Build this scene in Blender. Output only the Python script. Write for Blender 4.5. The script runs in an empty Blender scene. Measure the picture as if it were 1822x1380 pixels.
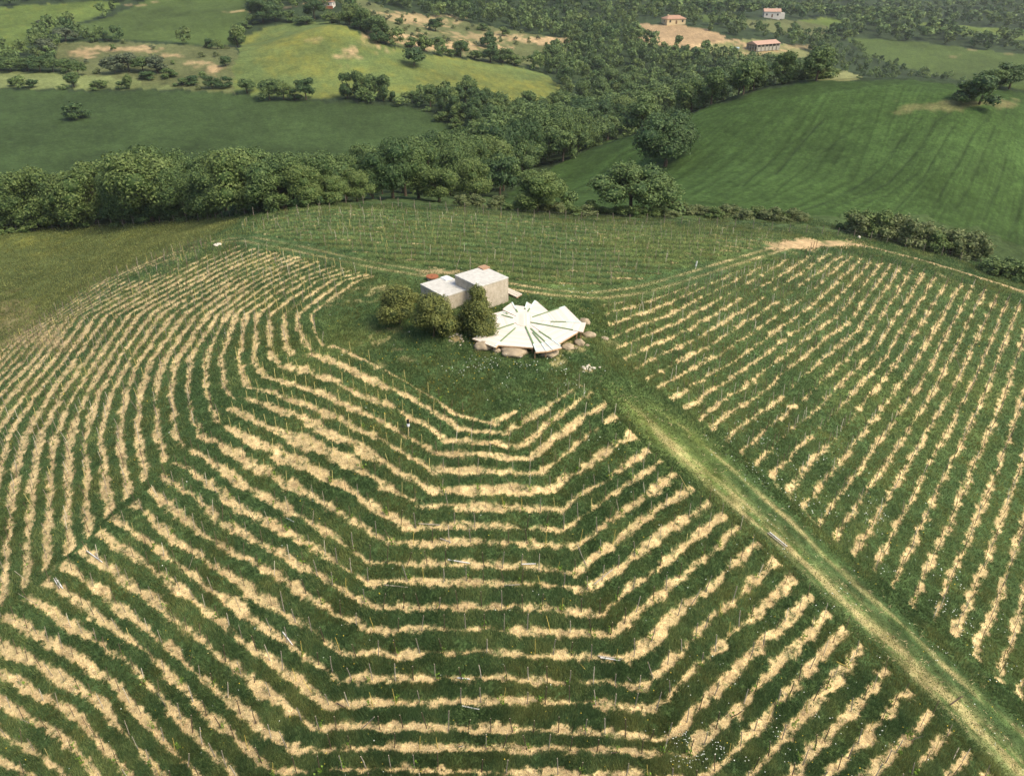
import bpy, math, random, bmesh
import numpy as np
from mathutils import Vector, Matrix

random.seed(7); rng = np.random.default_rng(7)
scene = bpy.context.scene
C = scene.collection
R = math.radians

# ------------------------------------------------------------------ camera, sky, sun
S = 1.2                                   # metres per unit of the height list below
CAM_H = 30.0 * S
F = 1376.0; PITCH = R(30)
cam_d = bpy.data.cameras.new('camera'); cam = bpy.data.objects.new('camera', cam_d); C.objects.link(cam)
cam.location = (0, 0, CAM_H); cam.rotation_euler = (R(60), 0, 0)
cam_d.sensor_width = 36.0; cam_d.lens = 36.0 * F / 1822.0
cam_d.clip_start = 0.5; cam_d.clip_end = 12000
scene.camera = cam

SUN_EL, SUN_AZ = R(52), R(118)            # azimuth clockwise from +Y: front right, a little behind the camera
world = bpy.data.worlds.new('World'); scene.world = world; world.use_nodes = True
wn = world.node_tree; bgn = wn.nodes['Background']
sky = wn.nodes.new('ShaderNodeTexSky'); sky.sky_type = 'NISHITA'; sky.sun_disc = False
sky.sun_elevation = SUN_EL; sky.sun_rotation = SUN_AZ
sky.air_density = 1.0; sky.dust_density = 4.0; sky.ozone_density = 1.0
wn.links.new(sky.outputs[0], bgn.inputs[0]); bgn.inputs[1].default_value = 0.15
sl = bpy.data.lights.new('sun', 'SUN'); sl.energy = 2.4; sl.angle = R(25); sl.color = (1.0, 0.88, 0.62)
sun = bpy.data.objects.new('sun', sl); C.objects.link(sun)
sd = Vector((math.sin(SUN_AZ)*math.cos(SUN_EL), math.cos(SUN_AZ)*math.cos(SUN_EL), math.sin(SUN_EL)))
sun.rotation_euler = sd.to_track_quat('Z', 'Y').to_euler()
scene.view_settings.view_transform = 'Standard'; scene.view_settings.look = 'None'
scene.view_settings.exposure = 0.47; scene.view_settings.gamma = 1.0

HAZE_D = 0.00011
# ------------------------------------------------------------------ noise in numpy
_perm = rng.random((512, 512)).astype(np.float32)
def vnoise(x, y):
    xi = np.floor(x).astype(np.int64); yi = np.floor(y).astype(np.int64)
    fx = (x - xi).astype(np.float32); fy = (y - yi).astype(np.float32)
    fx = fx*fx*(3-2*fx); fy = fy*fy*(3-2*fy)
    x0 = xi & 511; x1 = (xi+1) & 511; y0 = yi & 511; y1 = (yi+1) & 511
    a = _perm[x0, y0]; b = _perm[x1, y0]; c = _perm[x0, y1]; d = _perm[x1, y1]
    return (a+(b-a)*fx) + ((c+(d-c)*fx) - (a+(b-a)*fx))*fy
def fbm(x, y, scale, octs=3, off=0.0):
    s = 0; amp = 1; tot = 0
    c, sn = math.cos(.6), math.sin(.6)
    for o in range(octs):
        f = 2**o/scale
        xr = (x*c - y*sn)*f + 17.3*o + off; yr = (x*sn + y*c)*f + 9.1*o + off*1.7
        s = s + amp*vnoise(xr, yr); tot += amp; amp *= .55
        c, sn = c*math.cos(1.1)-sn*math.sin(1.1), sn*math.cos(1.1)+c*math.sin(1.1)
    return s/tot
def sstep(a, b, x):
    t = np.clip((x-a)/(b-a), 0, 1); return t*t*(3-2*t)

# ------------------------------------------------------------------ the lie of the land
def ray(u, v):
    a = (np.asarray(u, float)-911)/F; b = (690-np.asarray(v, float))/F
    return np.stack([a, math.cos(PITCH)+b*math.sin(PITCH), -math.sin(PITCH)+b*math.cos(PITCH)], -1)
def at_z(u, v, z):                        # the point seen at (u, v) if it lies at height z
    d = ray(u, v); t = (CAM_H - z)/(-d[..., 2]); return d[..., 0]*t, d[..., 1]*t
HL = [  # photo column, row, height (hilltop = 0)
 (870,540,0.1),(940,590,0),(760,565,0),(1060,640,-.7),(850,700,-.9),(600,560,-1.0),(700,480,-.4),(900,505,0),(1000,530,-.2),
 (916,771,-2.2),(916,1005,-5.6),(916,1357,-9.2),(700,1200,-8.4),(1150,1180,-8.2),
 (440,687,-2.8),(262,860,-6.0),(45,1060,-10.0),(400,1060,-7.6),(620,900,-4.4),(400,1300,-10.4),(0,1380,-13.5),(-350,1380,-18),(-200,1000,-14),
 (500,500,-2.0),(400,500,-4.3),(300,500,-7.6),(215,500,-11.0),(420,600,-3.2),(300,600,-5.6),(200,600,-8.6),(100,610,-12.2),(100,750,-9.4),(0,800,-12),(0,660,-15),
 (-250,760,-20),(330,440,-9.0),(470,425,-4.8),(420,410,-7.5),(240,450,-13),
 (150,480,-18),(60,560,-18.5),(0,600,-19),(-200,600,-24),(150,425,-21),(30,430,-22),(300,405,-17),(-200,430,-26),(0,405,-22.6),(250,397,-19),
 (560,368,-7.6),(560,400,-5.6),(560,440,-3),(700,372,-8),(850,379,-9),(700,430,-3.2),(850,440,-3.6),(1000,394,-10.8),(1200,402,-12.6),(1050,450,-5.6),(1200,460,-6.6),
 (1400,430,-11),(1400,418,-12),(1600,470,-13.2),(1780,520,-15.5),(1822,520,-16.4),
 (1110,570,-1.2),(1145,681,-1.9),(1300,600,-4.2),(1263,768,-3.4),(1500,585,-8.0),(1490,775,-7),(1350,700,-5),(1589,1046,-8.6),(1745,720,-11.5),(1700,900,-10.2),(1822,1290,-11.6),(1500,1200,-9.4),
 (1950,1370,-13),(2080,650,-19),(2100,1000,-16),(1350,1340,-9.8),(1750,1380,-11.4),
 (1700,440,-18.6),(1500,410,-15),(1300,395,-14.4),(1100,392,-13.4),(1822,470,-20.5),(2050,560,-24),
 (1400,380,-16.5),(1300,330,-16),(1500,250,-11.2),(1450,142,-3.7),(1350,158,-7.0),(1250,192,-11.1),(1130,246,-17.6),(1700,300,-12.5),(1740,178,-4.2),(1822,152,-4.2),(1822,400,-20),(2050,450,-24),(2050,250,-12),(1000,322,-25),(1100,310,-22.5),(1600,138,-3.3),(1950,150,-5),
 (620,352,-13.5),(750,352,-15),(870,352,-22),(940,350,-24),
 (100,320,-28),(400,300,-29),(600,310,-29),(100,170,-23),(400,175,-23),(700,195,-25),(800,235,-28),(-200,180,-22),(300,230,-26),
 (1000,200,-33),(1100,150,-36),(900,250,-30),(1300,110,-33),(1400,125,-34),(850,210,-27),
 (420,165,-22),(700,180,-24),(560,110,-15),(600,45,-5),(430,80,-15),(900,130,-25),(990,150,-29),(800,90,-18),(1010,190,-32),
 (250,140,-20),(130,95,-17),(350,75,-13),(200,25,-8),(0,60,-13),(0,15,-6),(400,5,-3),(-250,60,-14),(600,5,-1),
 (750,40,-12),(1000,80,-23),(850,0,-8),(1000,10,-14),(1200,40,-19),(1200,75,-24),(1360,85,-29),(1370,33,-22),(1100,60,-24),
 (1500,70,-34),(1650,130,-42),(1822,140,-40),(1600,75,-34),(1800,95,-36),(1822,75,-34),(1700,45,-30),(1500,30,-26),(2000,80,-34),
]
HW = [  # hidden ground: x, y in metres, height in the same unit
 (60,345,-36),(105,365,-34),(150,385,-32),(200,390,-32),(270,360,-28),(30,330,-36),
 (0,12,-9),(-12,4,-10),(12,4,-10),(25,10,-11),(-25,10,-12),
 (-200,900,20),(0,1000,8),(200,1100,-24),(400,1100,-34),(600,1100,-30),(-600,800,20),(200,1900,50),(-500,1900,90),(700,1900,40),(1400,1900,60),
 (0,2900,150),(-1500,2900,170),(1500,2900,130),(2500,2500,120),(-2500,2500,140),(900,900,-30),(-1000,500,-10),
]
cx, cy, cz = [], [], []
for u, v, z in HL:
    x, y = at_z(u, v, z*S); cx.append(float(x)); cy.append(float(y)); cz.append(z*S)
for x, y, z in HW: cx.append(x); cy.append(y); cz.append(z*S)
cx = np.array(cx); cy = np.array(cy); cz = np.array(cz)
Y0 = -22.0                                 # pole of the interpolant, behind the camera
def lp(x, y):
    y = y - Y0; d = np.sqrt(x*x+y*y); return np.clip(np.arctan2(x, y), -1.35, 1.35)*1.0, np.log(np.maximum(d, 12))
CA, CL = lp(cx, cy)
c2 = 0.03**2
def kern(a, l, b, m): return np.sqrt((a-b)**2 + (l-m)**2 + c2)
n = len(cx)
A = np.zeros((n+3, n+3)); A[:n, :n] = kern(CA[:, None], CL[:, None], CA[None], CL[None]) - np.eye(n)*0.0008
A[:n, n] = 1; A[:n, n+1] = CA; A[:n, n+2] = CL; A[n:, :n] = A[:n, n:].T
W = np.linalg.solve(A, np.concatenate([cz, np.zeros(3)]))
def height_exact(x, y):
    a, l = lp(x, y); out = W[n] + W[n+1]*a + W[n+2]*l
    for i in range(n): out = out + W[i]*kern(a, l, CA[i], CL[i])
    return out
# tabulated over (angle, log distance) for speed
GA = np.linspace(-1.36, 1.36, 700); GL = np.linspace(math.log(12), math.log(6000), 900)
_ga, _gl = np.meshgrid(GA, GL, indexing='ij')
HT = height_exact(np.sin(_ga)*np.exp(_gl), np.cos(_ga)*np.exp(_gl)+Y0)
def height(x, y):
    a, l = lp(np.asarray(x, float), np.asarray(y, float))
    fa = np.clip((a-GA[0])/(GA[1]-GA[0]), 0, 698.999); fl = np.clip((l-GL[0])/(GL[1]-GL[0]), 0, 898.999)
    i = fa.astype(int); j = fl.astype(int); fa = fa-i; fl = fl-j
    return (HT[i, j]*(1-fa)+HT[i+1, j]*fa)*(1-fl) + (HT[i, j+1]*(1-fa)+HT[i+1, j+1]*fa)*fl
def hit(u, v):                             # where the line of sight through (u, v) first meets the land
    u = np.atleast_1d(np.asarray(u, float)); v = np.atleast_1d(np.asarray(v, float))
    d = ray(u, v); T = np.geomspace(12, 4500, 900)
    X = d[:, None, 0]*T; Y = d[:, None, 1]*T; Z = CAM_H + d[:, None, 2]*T
    g = Z - height(X, Y); neg = g < 0
    i = np.where(neg.any(1), neg.argmax(1), 899); i = np.maximum(i, 1); r_ = np.arange(len(u))
    g0 = g[r_, i-1]; g1 = g[r_, i]; f = np.clip(g0/np.where(abs(g0-g1) < 1e-9, 1, g0-g1), 0, 1)
    lo, hi_ = T[i-1].copy(), T[i].copy()
    for _ in range(14):
        t = (lo+hi_)/2; gm_ = CAM_H+d[:, 2]*t-height(d[:, 0]*t, d[:, 1]*t); lo = np.where(gm_ > 0, t, lo); hi_ = np.where(gm_ > 0, hi_, t)
    t = (lo+hi_)/2
    return d[:, 0]*t, d[:, 1]*t
def hit1(u, v):
    x, y = hit([u], [v]); return float(x[0]), float(y[0])
def hz(x, y): return float(height(np.array([x]), np.array([y]))[0])
def project(x, y, z):
    zz = z-CAM_H; f = y*math.cos(PITCH) - zz*math.sin(PITCH); up = y*math.sin(PITCH)+zz*math.cos(PITCH)
    return 911+F*x/f, 690-F*up/f
# ------------------------------------------------------------------ vineyard rows: traced guide points, joined on the land
def kin(ks, vals, k):                      # interpolate (u, v) over row number, extrapolating the last gap
    ks = np.array(ks, float); vals = np.array(vals, float); k = np.asarray(k, float)
    o = []
    for c in (0, 1):
        y = np.interp(k, ks, vals[:, c])
        s1 = (vals[-1, c]-vals[-2, c])/(ks[-1]-ks[-2]); s0 = (vals[1, c]-vals[0, c])/(ks[1]-ks[0])
        y = np.where(k > ks[-1], vals[-1, c]+(k-ks[-1])*s1, y); y = np.where(k < ks[0], vals[0, c]+(k-ks[0])*s0, y); o.append(y)
    return np.stack(o, -1)
KA = np.arange(-1, 27)                     # rows of the left flank, running over the brow of the hill
fa = []
fa.append(kin([-1,3,6,9,12,15,18,21,25,30], [(668,492),(612,478),(568,466),(535,456),(505,445),(478,434),(440,424),(415,424),(378,430),(330,440)], KA))
fa.append(kin([-1,0,2,4,6,8,10,12,14,16,18,20,22,25,30], [(642,499),(612,500),(568,500),(528,500),(490,500),(455,500),(420,500),(388,500),(355,500),(322,500),(290,500),(258,500),(226,500),(180,505),(100,525)], KA))
fa.append(kin([-1,0,1,2,3,4,5,6,7,8,9,10,11,12,13,14,17,20,25,30], [(555,560),(531,560),(507,560),(481,560),(458,560),(440,560),(420,560),(403,560),(388,560),(371,560),(351,560),(328,560),(307,560),(287,560),(270,560),(249,560),(192,560),(136,562),(40,600),(-60,640)], KA))
fa.append(kin([-1,0,1,2,3,4,5,6,8,10,12,16,20,23,26], [(560,585),(534,588),(507,592),(480,606),(453,628),(424,640),(393,640),(365,640),(314,640),(270,640),(231,640),(155,640),(79,640),(22,645),(-35,660)], KA))
fa.append(kin([-1,0,1,2,3,4,5,6,8,10,12,16,20,21,26], [(563,594),(538,600),(508,606),(482,625),(456,646),(430,665),(403,698),(368,700),(304,700),(248,700),(200,700),(112,700),(24,700),(2,702),(-110,730)], KA))
fa.append(kin([-1,0,1,2,3,4,5,6,7,8,9,10,11,12,13,14,16,18,20,26], [(566,602),(541,608),(510,615),(485,633),(460,655),(433,674),(407,705),(374,722),(343,750),(317,780),(283,780),(246,780),(211,780),(178,780),(151,780),(125,780),(70,780),(14,780),(-42,790),(-220,830)], KA))
fa.append(kin([-1,0,1,2,3,4,5,6,7,8,9,10,11,12,13,14,15,16,17,20,26], [(570,610),(545,618),(512,626),(488,642),(464,664),(437,683),(409,710),(380,736),(348,765),(319,788),(284,817),(252,846),(220,878),(188,907),(151,948),(113,980),(74,1008),(38,1038),(-3,1070),(-130,1170),(-380,1370)], KA))
KS = np.arange(-1, 27)                     # rows that wrap the front of the hill
st = []
st.append(kin([-1,0,1,2,3,4,5,6,7,8,9,10,11,12,13,14,15,16,17,18,19,26], [(605,618),(560,634),(510,655),(482,675),(455,693),(437,712),(417,733),(393,754),(366,776),(346,800),(322,826),(300,848),(280,874),(250,900),(212,924),(186,953),(158,982),(124,1006),(96,1036),(58,1068),(17,1098),(-290,1320)], KS))
st.append(kin([-1,0,2,3,4,6,8,10,12,14,16,18,26], [(650,640),(630,662),(570,700),(540,720),(520,735),(480,800),(440,870),(400,935),(310,965),(290,1025),(260,1120),(230,1180),(0,1450)], KS))
st.append(kin([-1,0,1,2,3,4,5,6,7,8,9,10,11,12,13,14,15,16,17,18,26], [(812,736),(820,765),(795,785),(772,808),(774,841),(774,878),(752,902),(725,942),(692,967),(662,1003),(652,1035),(670,1084),(652,1124),(621,1168),(608,1212),(590,1258),(562,1299),(525,1340),(490,1375),(455,1415),(230,1740)], KS))
st.append(kin([-1,0,1,2,3,4,5,6,7,8,9,10,11,12,13,14,15,16,17,18,26], [(870,752),(905,773),(930,794),(940,815),(962,843),(985,872),(998,912),(1003,944),(1024,974),(1018,1024),(1048,1050),(1072,1092),(1085,1132),(1120,1176),(1142,1226),(1166,1262),(1186,1318),(1230,1345),(1250,1395),(1275,1440),(1500,1810)], KS))
st.append(kin([-1,0,1,2,3,4,5,6,7,8,9,10,11,12,13,14,15,16,17,18,19,20,21,22,23,24,26], [(1015,678),(1037,687),(1055,698),(1080,716),(1101,736),(1136,770),(1171,797),(1197,811),(1225,830),(1252,854),(1278,884),(1305,905),(1335,930),(1364,957),(1394,990),(1425,1012),(1456,1046),(1487,1077),(1520,1104),(1550,1135),(1596,1179),(1628,1212),(1672,1255),(1706,1290),(1743,1322),(1778,1360),(1840,1430)], KS))
RM = np.arange(-6, 31)
rt = []
rt.append(kin([-6,-5,-4,-3,-2,-1,0,1,2,3,4,5,6,7,8,9,10,11,12,13,14,15,16,17,18,19,20,21,22,23,24,28,31], [(1068,530),(1072,545),(1077,560),(1083,580),(1090,600),(1098,621),(1106,643),(1122,662),(1145,681),(1162,700),(1188,719),(1212,735),(1237,751),(1263,768),(1289,790),(1316,810),(1343,827),(1371,850),(1400,875),(1430,905),(1458,938),(1485,966),(1521,990),(1556,1016),(1589,1046),(1623,1080),(1660,1104),(1698,1132),(1735,1170),(1775,1210),(1814,1240),(1950,1370),(2050,1470)], RM))
rt.append(kin([-6,-5,2,7,12,18,24,28,31], [(1090,526),(1100,538),(1281,606),(1394,665),(1490,775),(1670,868),(1870,1050),(2010,1130),(2130,1230)], RM))
rt.append(kin([-6,-5,2,7,12,18,24,28,31], [(1130,520),(1140,530),(1400,525),(1508,575),(1590,655),(1745,720),(1920,840),(2050,900),(2170,980)], RM))
rt.append(kin([-6,-5,-4,-3,-2,-1,0,1,2,3,4,5,6,7,8,9,10,11,12,13,14,15,16,17,18,24,28,31], [(1150,520),(1180,520),(1250,500),(1310,484),(1360,472),(1400,462),(1440,456),(1472,452),(1497,455),(1515,456),(1533,460),(1552,464),(1570,467),(1587,470),(1603,474),(1623,479),(1644,486),(1664,493),(1688,499),(1712,504),(1732,508),(1753,515),(1777,524),(1795,532),(1814,540),(1960,600),(2080,650),(2170,700)], RM))
BN = np.arange(0, 18)
def backrow(uu, vt, g): return np.stack([np.full(len(BN), float(uu))+BN*0.0, vt + BN*g*(0.72+0.032*BN)], -1)
bt = [backrow(430,398,5.0), backrow(500,379,6.4), backrow(560,371,7.2), backrow(700,374,7.6), backrow(850,382,7.6), backrow(1000,396,7.4), backrow(1150,402,7.2), backrow(1300,408,7.2), backrow(1420,421,7.2)]
def proj_st(stn):
    out = []
    for s in stn:
        x, y = hit(s[:, 0], s[:, 1]); out.append(np.stack([x, y], -1))
    return np.stack(out, 0)                # station, row, xy
fa[6][:, 0] += 9; fa[6][:, 1] += 6; st[0][:, 0] -= 13; st[0][:, 1] -= 4
PF, PW, RW, BW = proj_st(fa), proj_st(st), proj_st(rt), proj_st(bt)

G = 0.1; GX0, GX1, GY0, GY1 = -150.0, 150.0, 8.0, 185.0
NX, NY = int((GX1-GX0)/G), int((GY1-GY0)/G)
KG = np.full((NX, NY), np.nan, np.float32); ZG = np.zeros((NX, NY), np.int8)
def cell(x, y): return np.clip(((x-GX0)/G).astype(int), 0, NX-1), np.clip(((y-GY0)/G).astype(int), 0, NY-1)
def splat(PWm, rows, zid, over=True):
    for j in range(PWm.shape[0]-1):
        for i in range(PWm.shape[1]-1):
            q = PWm[j, i], PWm[j+1, i], PWm[j, i+1], PWm[j+1, i+1]
            if max(abs(q[0][0]), abs(q[3][0])) > 200: continue
            a = max(np.hypot(*(q[1]-q[0])), np.hypot(*(q[3]-q[2]))); b = max(np.hypot(*(q[2]-q[0])), np.hypot(*(q[3]-q[1])))
            if a > 90 or b > 30: continue
            na, nb = int(a/0.07)+2, int(b/0.07)+2
            s = np.linspace(0, 1, na)[:, None]; t = np.linspace(0, 1, nb)[None]
            X = (q[0][0]*(1-s)+q[1][0]*s)*(1-t)+(q[2][0]*(1-s)+q[3][0]*s)*t
            Y = (q[0][1]*(1-s)+q[1][1]*s)*(1-t)+(q[2][1]*(1-s)+q[3][1]*s)*t
            ok = (X > GX0) & (X < GX1-G) & (Y > GY0) & (Y < GY1-G)
            ix, iy = cell(X, Y); K = (rows[i] + t + 0*s).astype(np.float32)
            KG[ix[ok], iy[ok]] = K[ok]; ZG[ix[ok], iy[ok]] = zid
splat(BW, BN, 3); splat(RW, RM, 2); splat(PF, KA, 1); splat(PW, KS, 1)

def dense(poly, n=14, close=True):
    p = np.array(poly, float); q = np.roll(p, -1, 0) if close else p[1:]
    pp = p if close else p[:-1]
    t = np.linspace(0, 1, n, endpoint=False)[None, :, None]
    o = (pp[:, None]*(1-t)+q[:, None]*t).reshape(-1, 2)
    return o if close else np.vstack([o, p[-1:]])
def wpoly(poly, n=10):
    d = dense(poly, n); x, y = hit(d[:, 0], d[:, 1]); return np.stack([x, y], -1)
def inpoly(x, y, P):
    res = np.zeros(x.shape, bool)
    bb = (x >= P[:, 0].min()) & (x <= P[:, 0].max()) & (y >= P[:, 1].min()) & (y <= P[:, 1].max())
    xs = x[bb]; ys = y[bb]; r = np.zeros(xs.shape, bool); m = len(P)
    for i in range(m):
        x1, y1 = P[i]; x2, y2 = P[(i+1) % m]
        if y1 == y2: continue
        c = ((y1 > ys) != (y2 > ys)) & (xs < (x2-x1)*(ys-y1)/(y2-y1)+x1); r ^= c
    res[bb] = r; return res
gx = GX0+G*(np.arange(NX)+.5); gy = GY0+G*(np.arange(NY)+.5); GXX, GYY = np.meshgrid(gx, gy, indexing='ij')
# the meadow on the hilltop, the grass lane and its verges, the farm track behind the cabins
TRK = [(400,428),(440,425),(520,440),(600,458),(680,474),(760,487),(830,494),(900,508),(980,520),(1060,526),(1140,516),(1220,493),(1300,468),(1360,450),(1405,436),(1450,429)]
meadow = wpoly([(668,492),(720,482),(800,492),(900,514),(1000,530),(1066,534),(1072,560),(1088,610),(1098,640),(1098,680),(1037,684),(990,700),(930,728),(870,742),(812,728),(740,690),(650,634),(585,610),(570,590),(585,560),(600,530),(640,505)])
backpoly = wpoly([(420,402),(470,388),(560,370),(700,374),(850,381),(1000,395),(1200,402),(1400,418),(1425,428),(1395,437),(1340,453),(1280,470),(1220,487),(1140,508),(1060,517),(980,512),(900,500),(830,486),(760,479),(680,466),(600,450),(520,432),(440,417)])
ib = inpoly(GXX, GYY, backpoly); ZG[(ZG == 3) & ~ib] = 0
im = inpoly(GXX, GYY, meadow); ZG[im] = 0
lane_c = [(1062,632),(1085,662),(1130,712),(1200,772),(1290,848),(1400,948),(1500,1046),(1600,1135),(1700,1228),(1822,1342),(1900,1420)]
lane_l = [(1045,640),(1055,672),(1106,735),(1166,795),(1250,866),(1364,962),(1466,1064),(1560,1155),(1650,1240),(1760,1350),(1840,1435)]
lane_r = [(1080,615),(1112,650),(1156,692),(1232,750),(1326,826),(1430,925),(1532,1020),(1640,1115),(1750,1215),(1880,1330),(1960,1400)]
lx, ly = hit(*dense(lane_l, 12, False).T); mx, my = hit(*dense(lane_r, 12, False).T)
LT = np.zeros((NX, NY), np.float32)-1        # 0..1 across the lane
for i in range(len(lx)-1):
    a = np.hypot(lx[i+1]-lx[i], ly[i+1]-ly[i]); b = np.hypot(mx[i]-lx[i], my[i]-ly[i])
    s = np.linspace(0, 1, int(a/.07)+2)[:, None]; t = np.linspace(-.12, 1.12, int(b*1.3/.07)+2)[None]
    X = (lx[i]*(1-s)+lx[i+1]*s)*(1-t)+(mx[i]*(1-s)+mx[i+1]*s)*t; Y = (ly[i]*(1-s)+ly[i+1]*s)*(1-t)+(my[i]*(1-s)+my[i+1]*s)*t
    ix, iy = cell(X, Y); LT[ix, iy] = (t+0*s)
ZG[LT > -.5] = 4
# farm track
tx, ty = hit(*dense(TRK, 12, False).T)
TD = np.full((NX, NY), 9.0, np.float32)
for i in range(len(tx)-1):
    x0, x1 = sorted((tx[i], tx[i+1])); y0, y1 = sorted((ty[i], ty[i+1]))
    i0, j0 = cell(np.array([x0-5]), np.array([y0-5])); i1, j1 = cell(np.array([x1+5]), np.array([y1+5])); sl_ = (slice(i0[0], i1[0]+1), slice(j0[0], j1[0]+1))
    X, Y = GXX[sl_], GYY[sl_]; dx, dy = tx[i+1]-tx[i], ty[i+1]-ty[i]
    t = np.clip(((X-tx[i])*dx+(Y-ty[i])*dy)/(dx*dx+dy*dy+1e-9), 0, 1)
    dd = np.hypot(X-tx[i]-t*dx, Y-ty[i]-t*dy); TD[sl_] = np.minimum(TD[sl_], dd)
ZG[(TD < 2.6) & (ZG != 4)] = 5
# bare or overgrown places, traced from the photograph: column, row, half width, half height, amount (+ straw, - grass)
BLOBS = [(620,815,62,22,.55),(560,790,50,18,.4),(500,815,40,16,.25),(870,873,95,14,.5),(880,905,80,10,.35),(820,930,60,10,.2),(430,1070,18,16,.4),(215,1090,18,14,.3),(330,1050,26,18,.3),
 (510,1070,18,16,.3),(300,1215,18,15,.35),(180,1250,22,18,.4),(125,1265,22,18,.35),(598,520,9,4,.5),(625,506,6,4,.4),(1240,1300,26,26,.35),(1180,860,26,12,.3),(1200,940,30,12,.3),(690,1300,30,16,.35),
 (430,560,60,8,.3),(400,570,50,10,.2),(170,900,170,110,.15),(200,660,110,24,.16),(360,510,100,20,.12),(70,780,50,40,.12),(1085,1015,30,14,.2),(880,1110,40,8,.2),(40,880,40,60,.2),
 (330,800,18,60,-.25),(250,912,26,16,-.4),(180,970,24,12,-.3),
 (700,1000,20,30,-.2),(1060,770,34,20,-.3),(1010,820,26,20,-.2),(1080,850,30,14,-.2),(1310,600,60,20,-.25),(1420,520,60,14,-.3),(1300,520,70,16,-.3),(1420,690,60,30,-.3),(1480,760,60,30,-.3),(1380,790,30,30,-.25),(1520,640,40,24,-.2),
 (700,1110,60,8,-.1),(640,1370,100,16,-.2),(260,1180,40,30,-.15),(60,1340,60,40,-.2),(1780,1290,60,40,-.2),(280,482,26,7,-.8),(310,470,26,7,-.8),(340,457,26,7,-.8),(368,446,24,7,-.8),(250,495,22,7,-.6),(395,437,24,6,-.6),(480,440,40,6,-.3),(300,520,60,12,-.15),(180,560,60,20,-.15)]
BL = np.zeros((NX, NY), np.float32)
for u, v, du, dv, am in BLOBS:
    x0, y0 = hit1(u, v); x1, y1 = hit1(u+du, v); x2, y2 = hit1(u, v-dv)
    e1 = np.array([x1-x0, y1-y0]); e2 = np.array([x2-x0, y2-y0]); M_ = np.linalg.inv(np.array([e1, e2]).T)
    r = (np.hypot(*e1)+np.hypot(*e2))*1.6
    i0, j0 = cell(np.array([x0-r]), np.array([y0-r])); i1, j1 = cell(np.array([x0+r]), np.array([y0+r])); sl_ = (slice(i0[0], i1[0]+1), slice(j0[0], j1[0]+1))
    X, Y = GXX[sl_]-x0, GYY[sl_]-y0; p = M_[0, 0]*X+M_[0, 1]*Y; q = M_[1, 0]*X+M_[1, 1]*Y
    BL[sl_] += am*np.exp(-(p*p+q*q)*1.1)
del GXX, GYY

def near_fields(x, y):
    """zone, grass cover 0..1, straw cover 0..1, lane coordinate, track distance for points near the hill"""
    ins = (x > GX0) & (x < GX1-G) & (y > GY0) & (y < GY1-G)
    ix, iy = cell(x, y); z = np.where(ins, ZG[ix, iy], 0); K = np.where(ins, KG[ix, iy], np.nan); bl = np.where(ins, BL[ix, iy], 0)
    K = np.nan_to_num(K)
    warp = (fbm(x, y, 2.6, 2, 3.0)-.5)*.26 + (fbm(x, y, .6, 2, 8.0)-.5)*.22
    warp = warp*np.where(z == 3, .45, 1.)
    d = np.abs((K+warp) % 1.0 - .5)*2                      # 0 middle of the grass strip, 1 on the vine row
    big = fbm(x, y, 6, 2, 21.0)-.5
    th = np.select([z == 1, z == 2, z == 3], [.655, .74, 1.02], 1.0)
    # the upper left flank was mown wider
    flank = sstep(-14, -34, x)*sstep(62, 84, y)
    th = th - flank*.10*(z == 1)
    th = th - bl*.9 - big*np.where(z == 2, .24, .34) + (fbm(x, y, .35, 2, 5.0)-.5)*.46 + (fbm(x, y, 1.5, 2, 44.)-.5)*.66
    g = np.clip((th-d)/.26+.5, 0, 1)
    rows = (z >= 1) & (z <= 3)
    patch = np.clip((fbm(x, y, 5, 3, 31.)+(fbm(x, y, .7, 2, 32.)-.5)*.30-.70)/.10, 0, 1)*.6     # thin places in the meadow
    g = np.where(rows, g, 1.0)
    ln = np.where(ins, LT[ix, iy], -1); td = np.where(ins, TD[ix, iy], 9.0)
    return z, g, d, ln, td, ins, bl, patch
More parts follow.
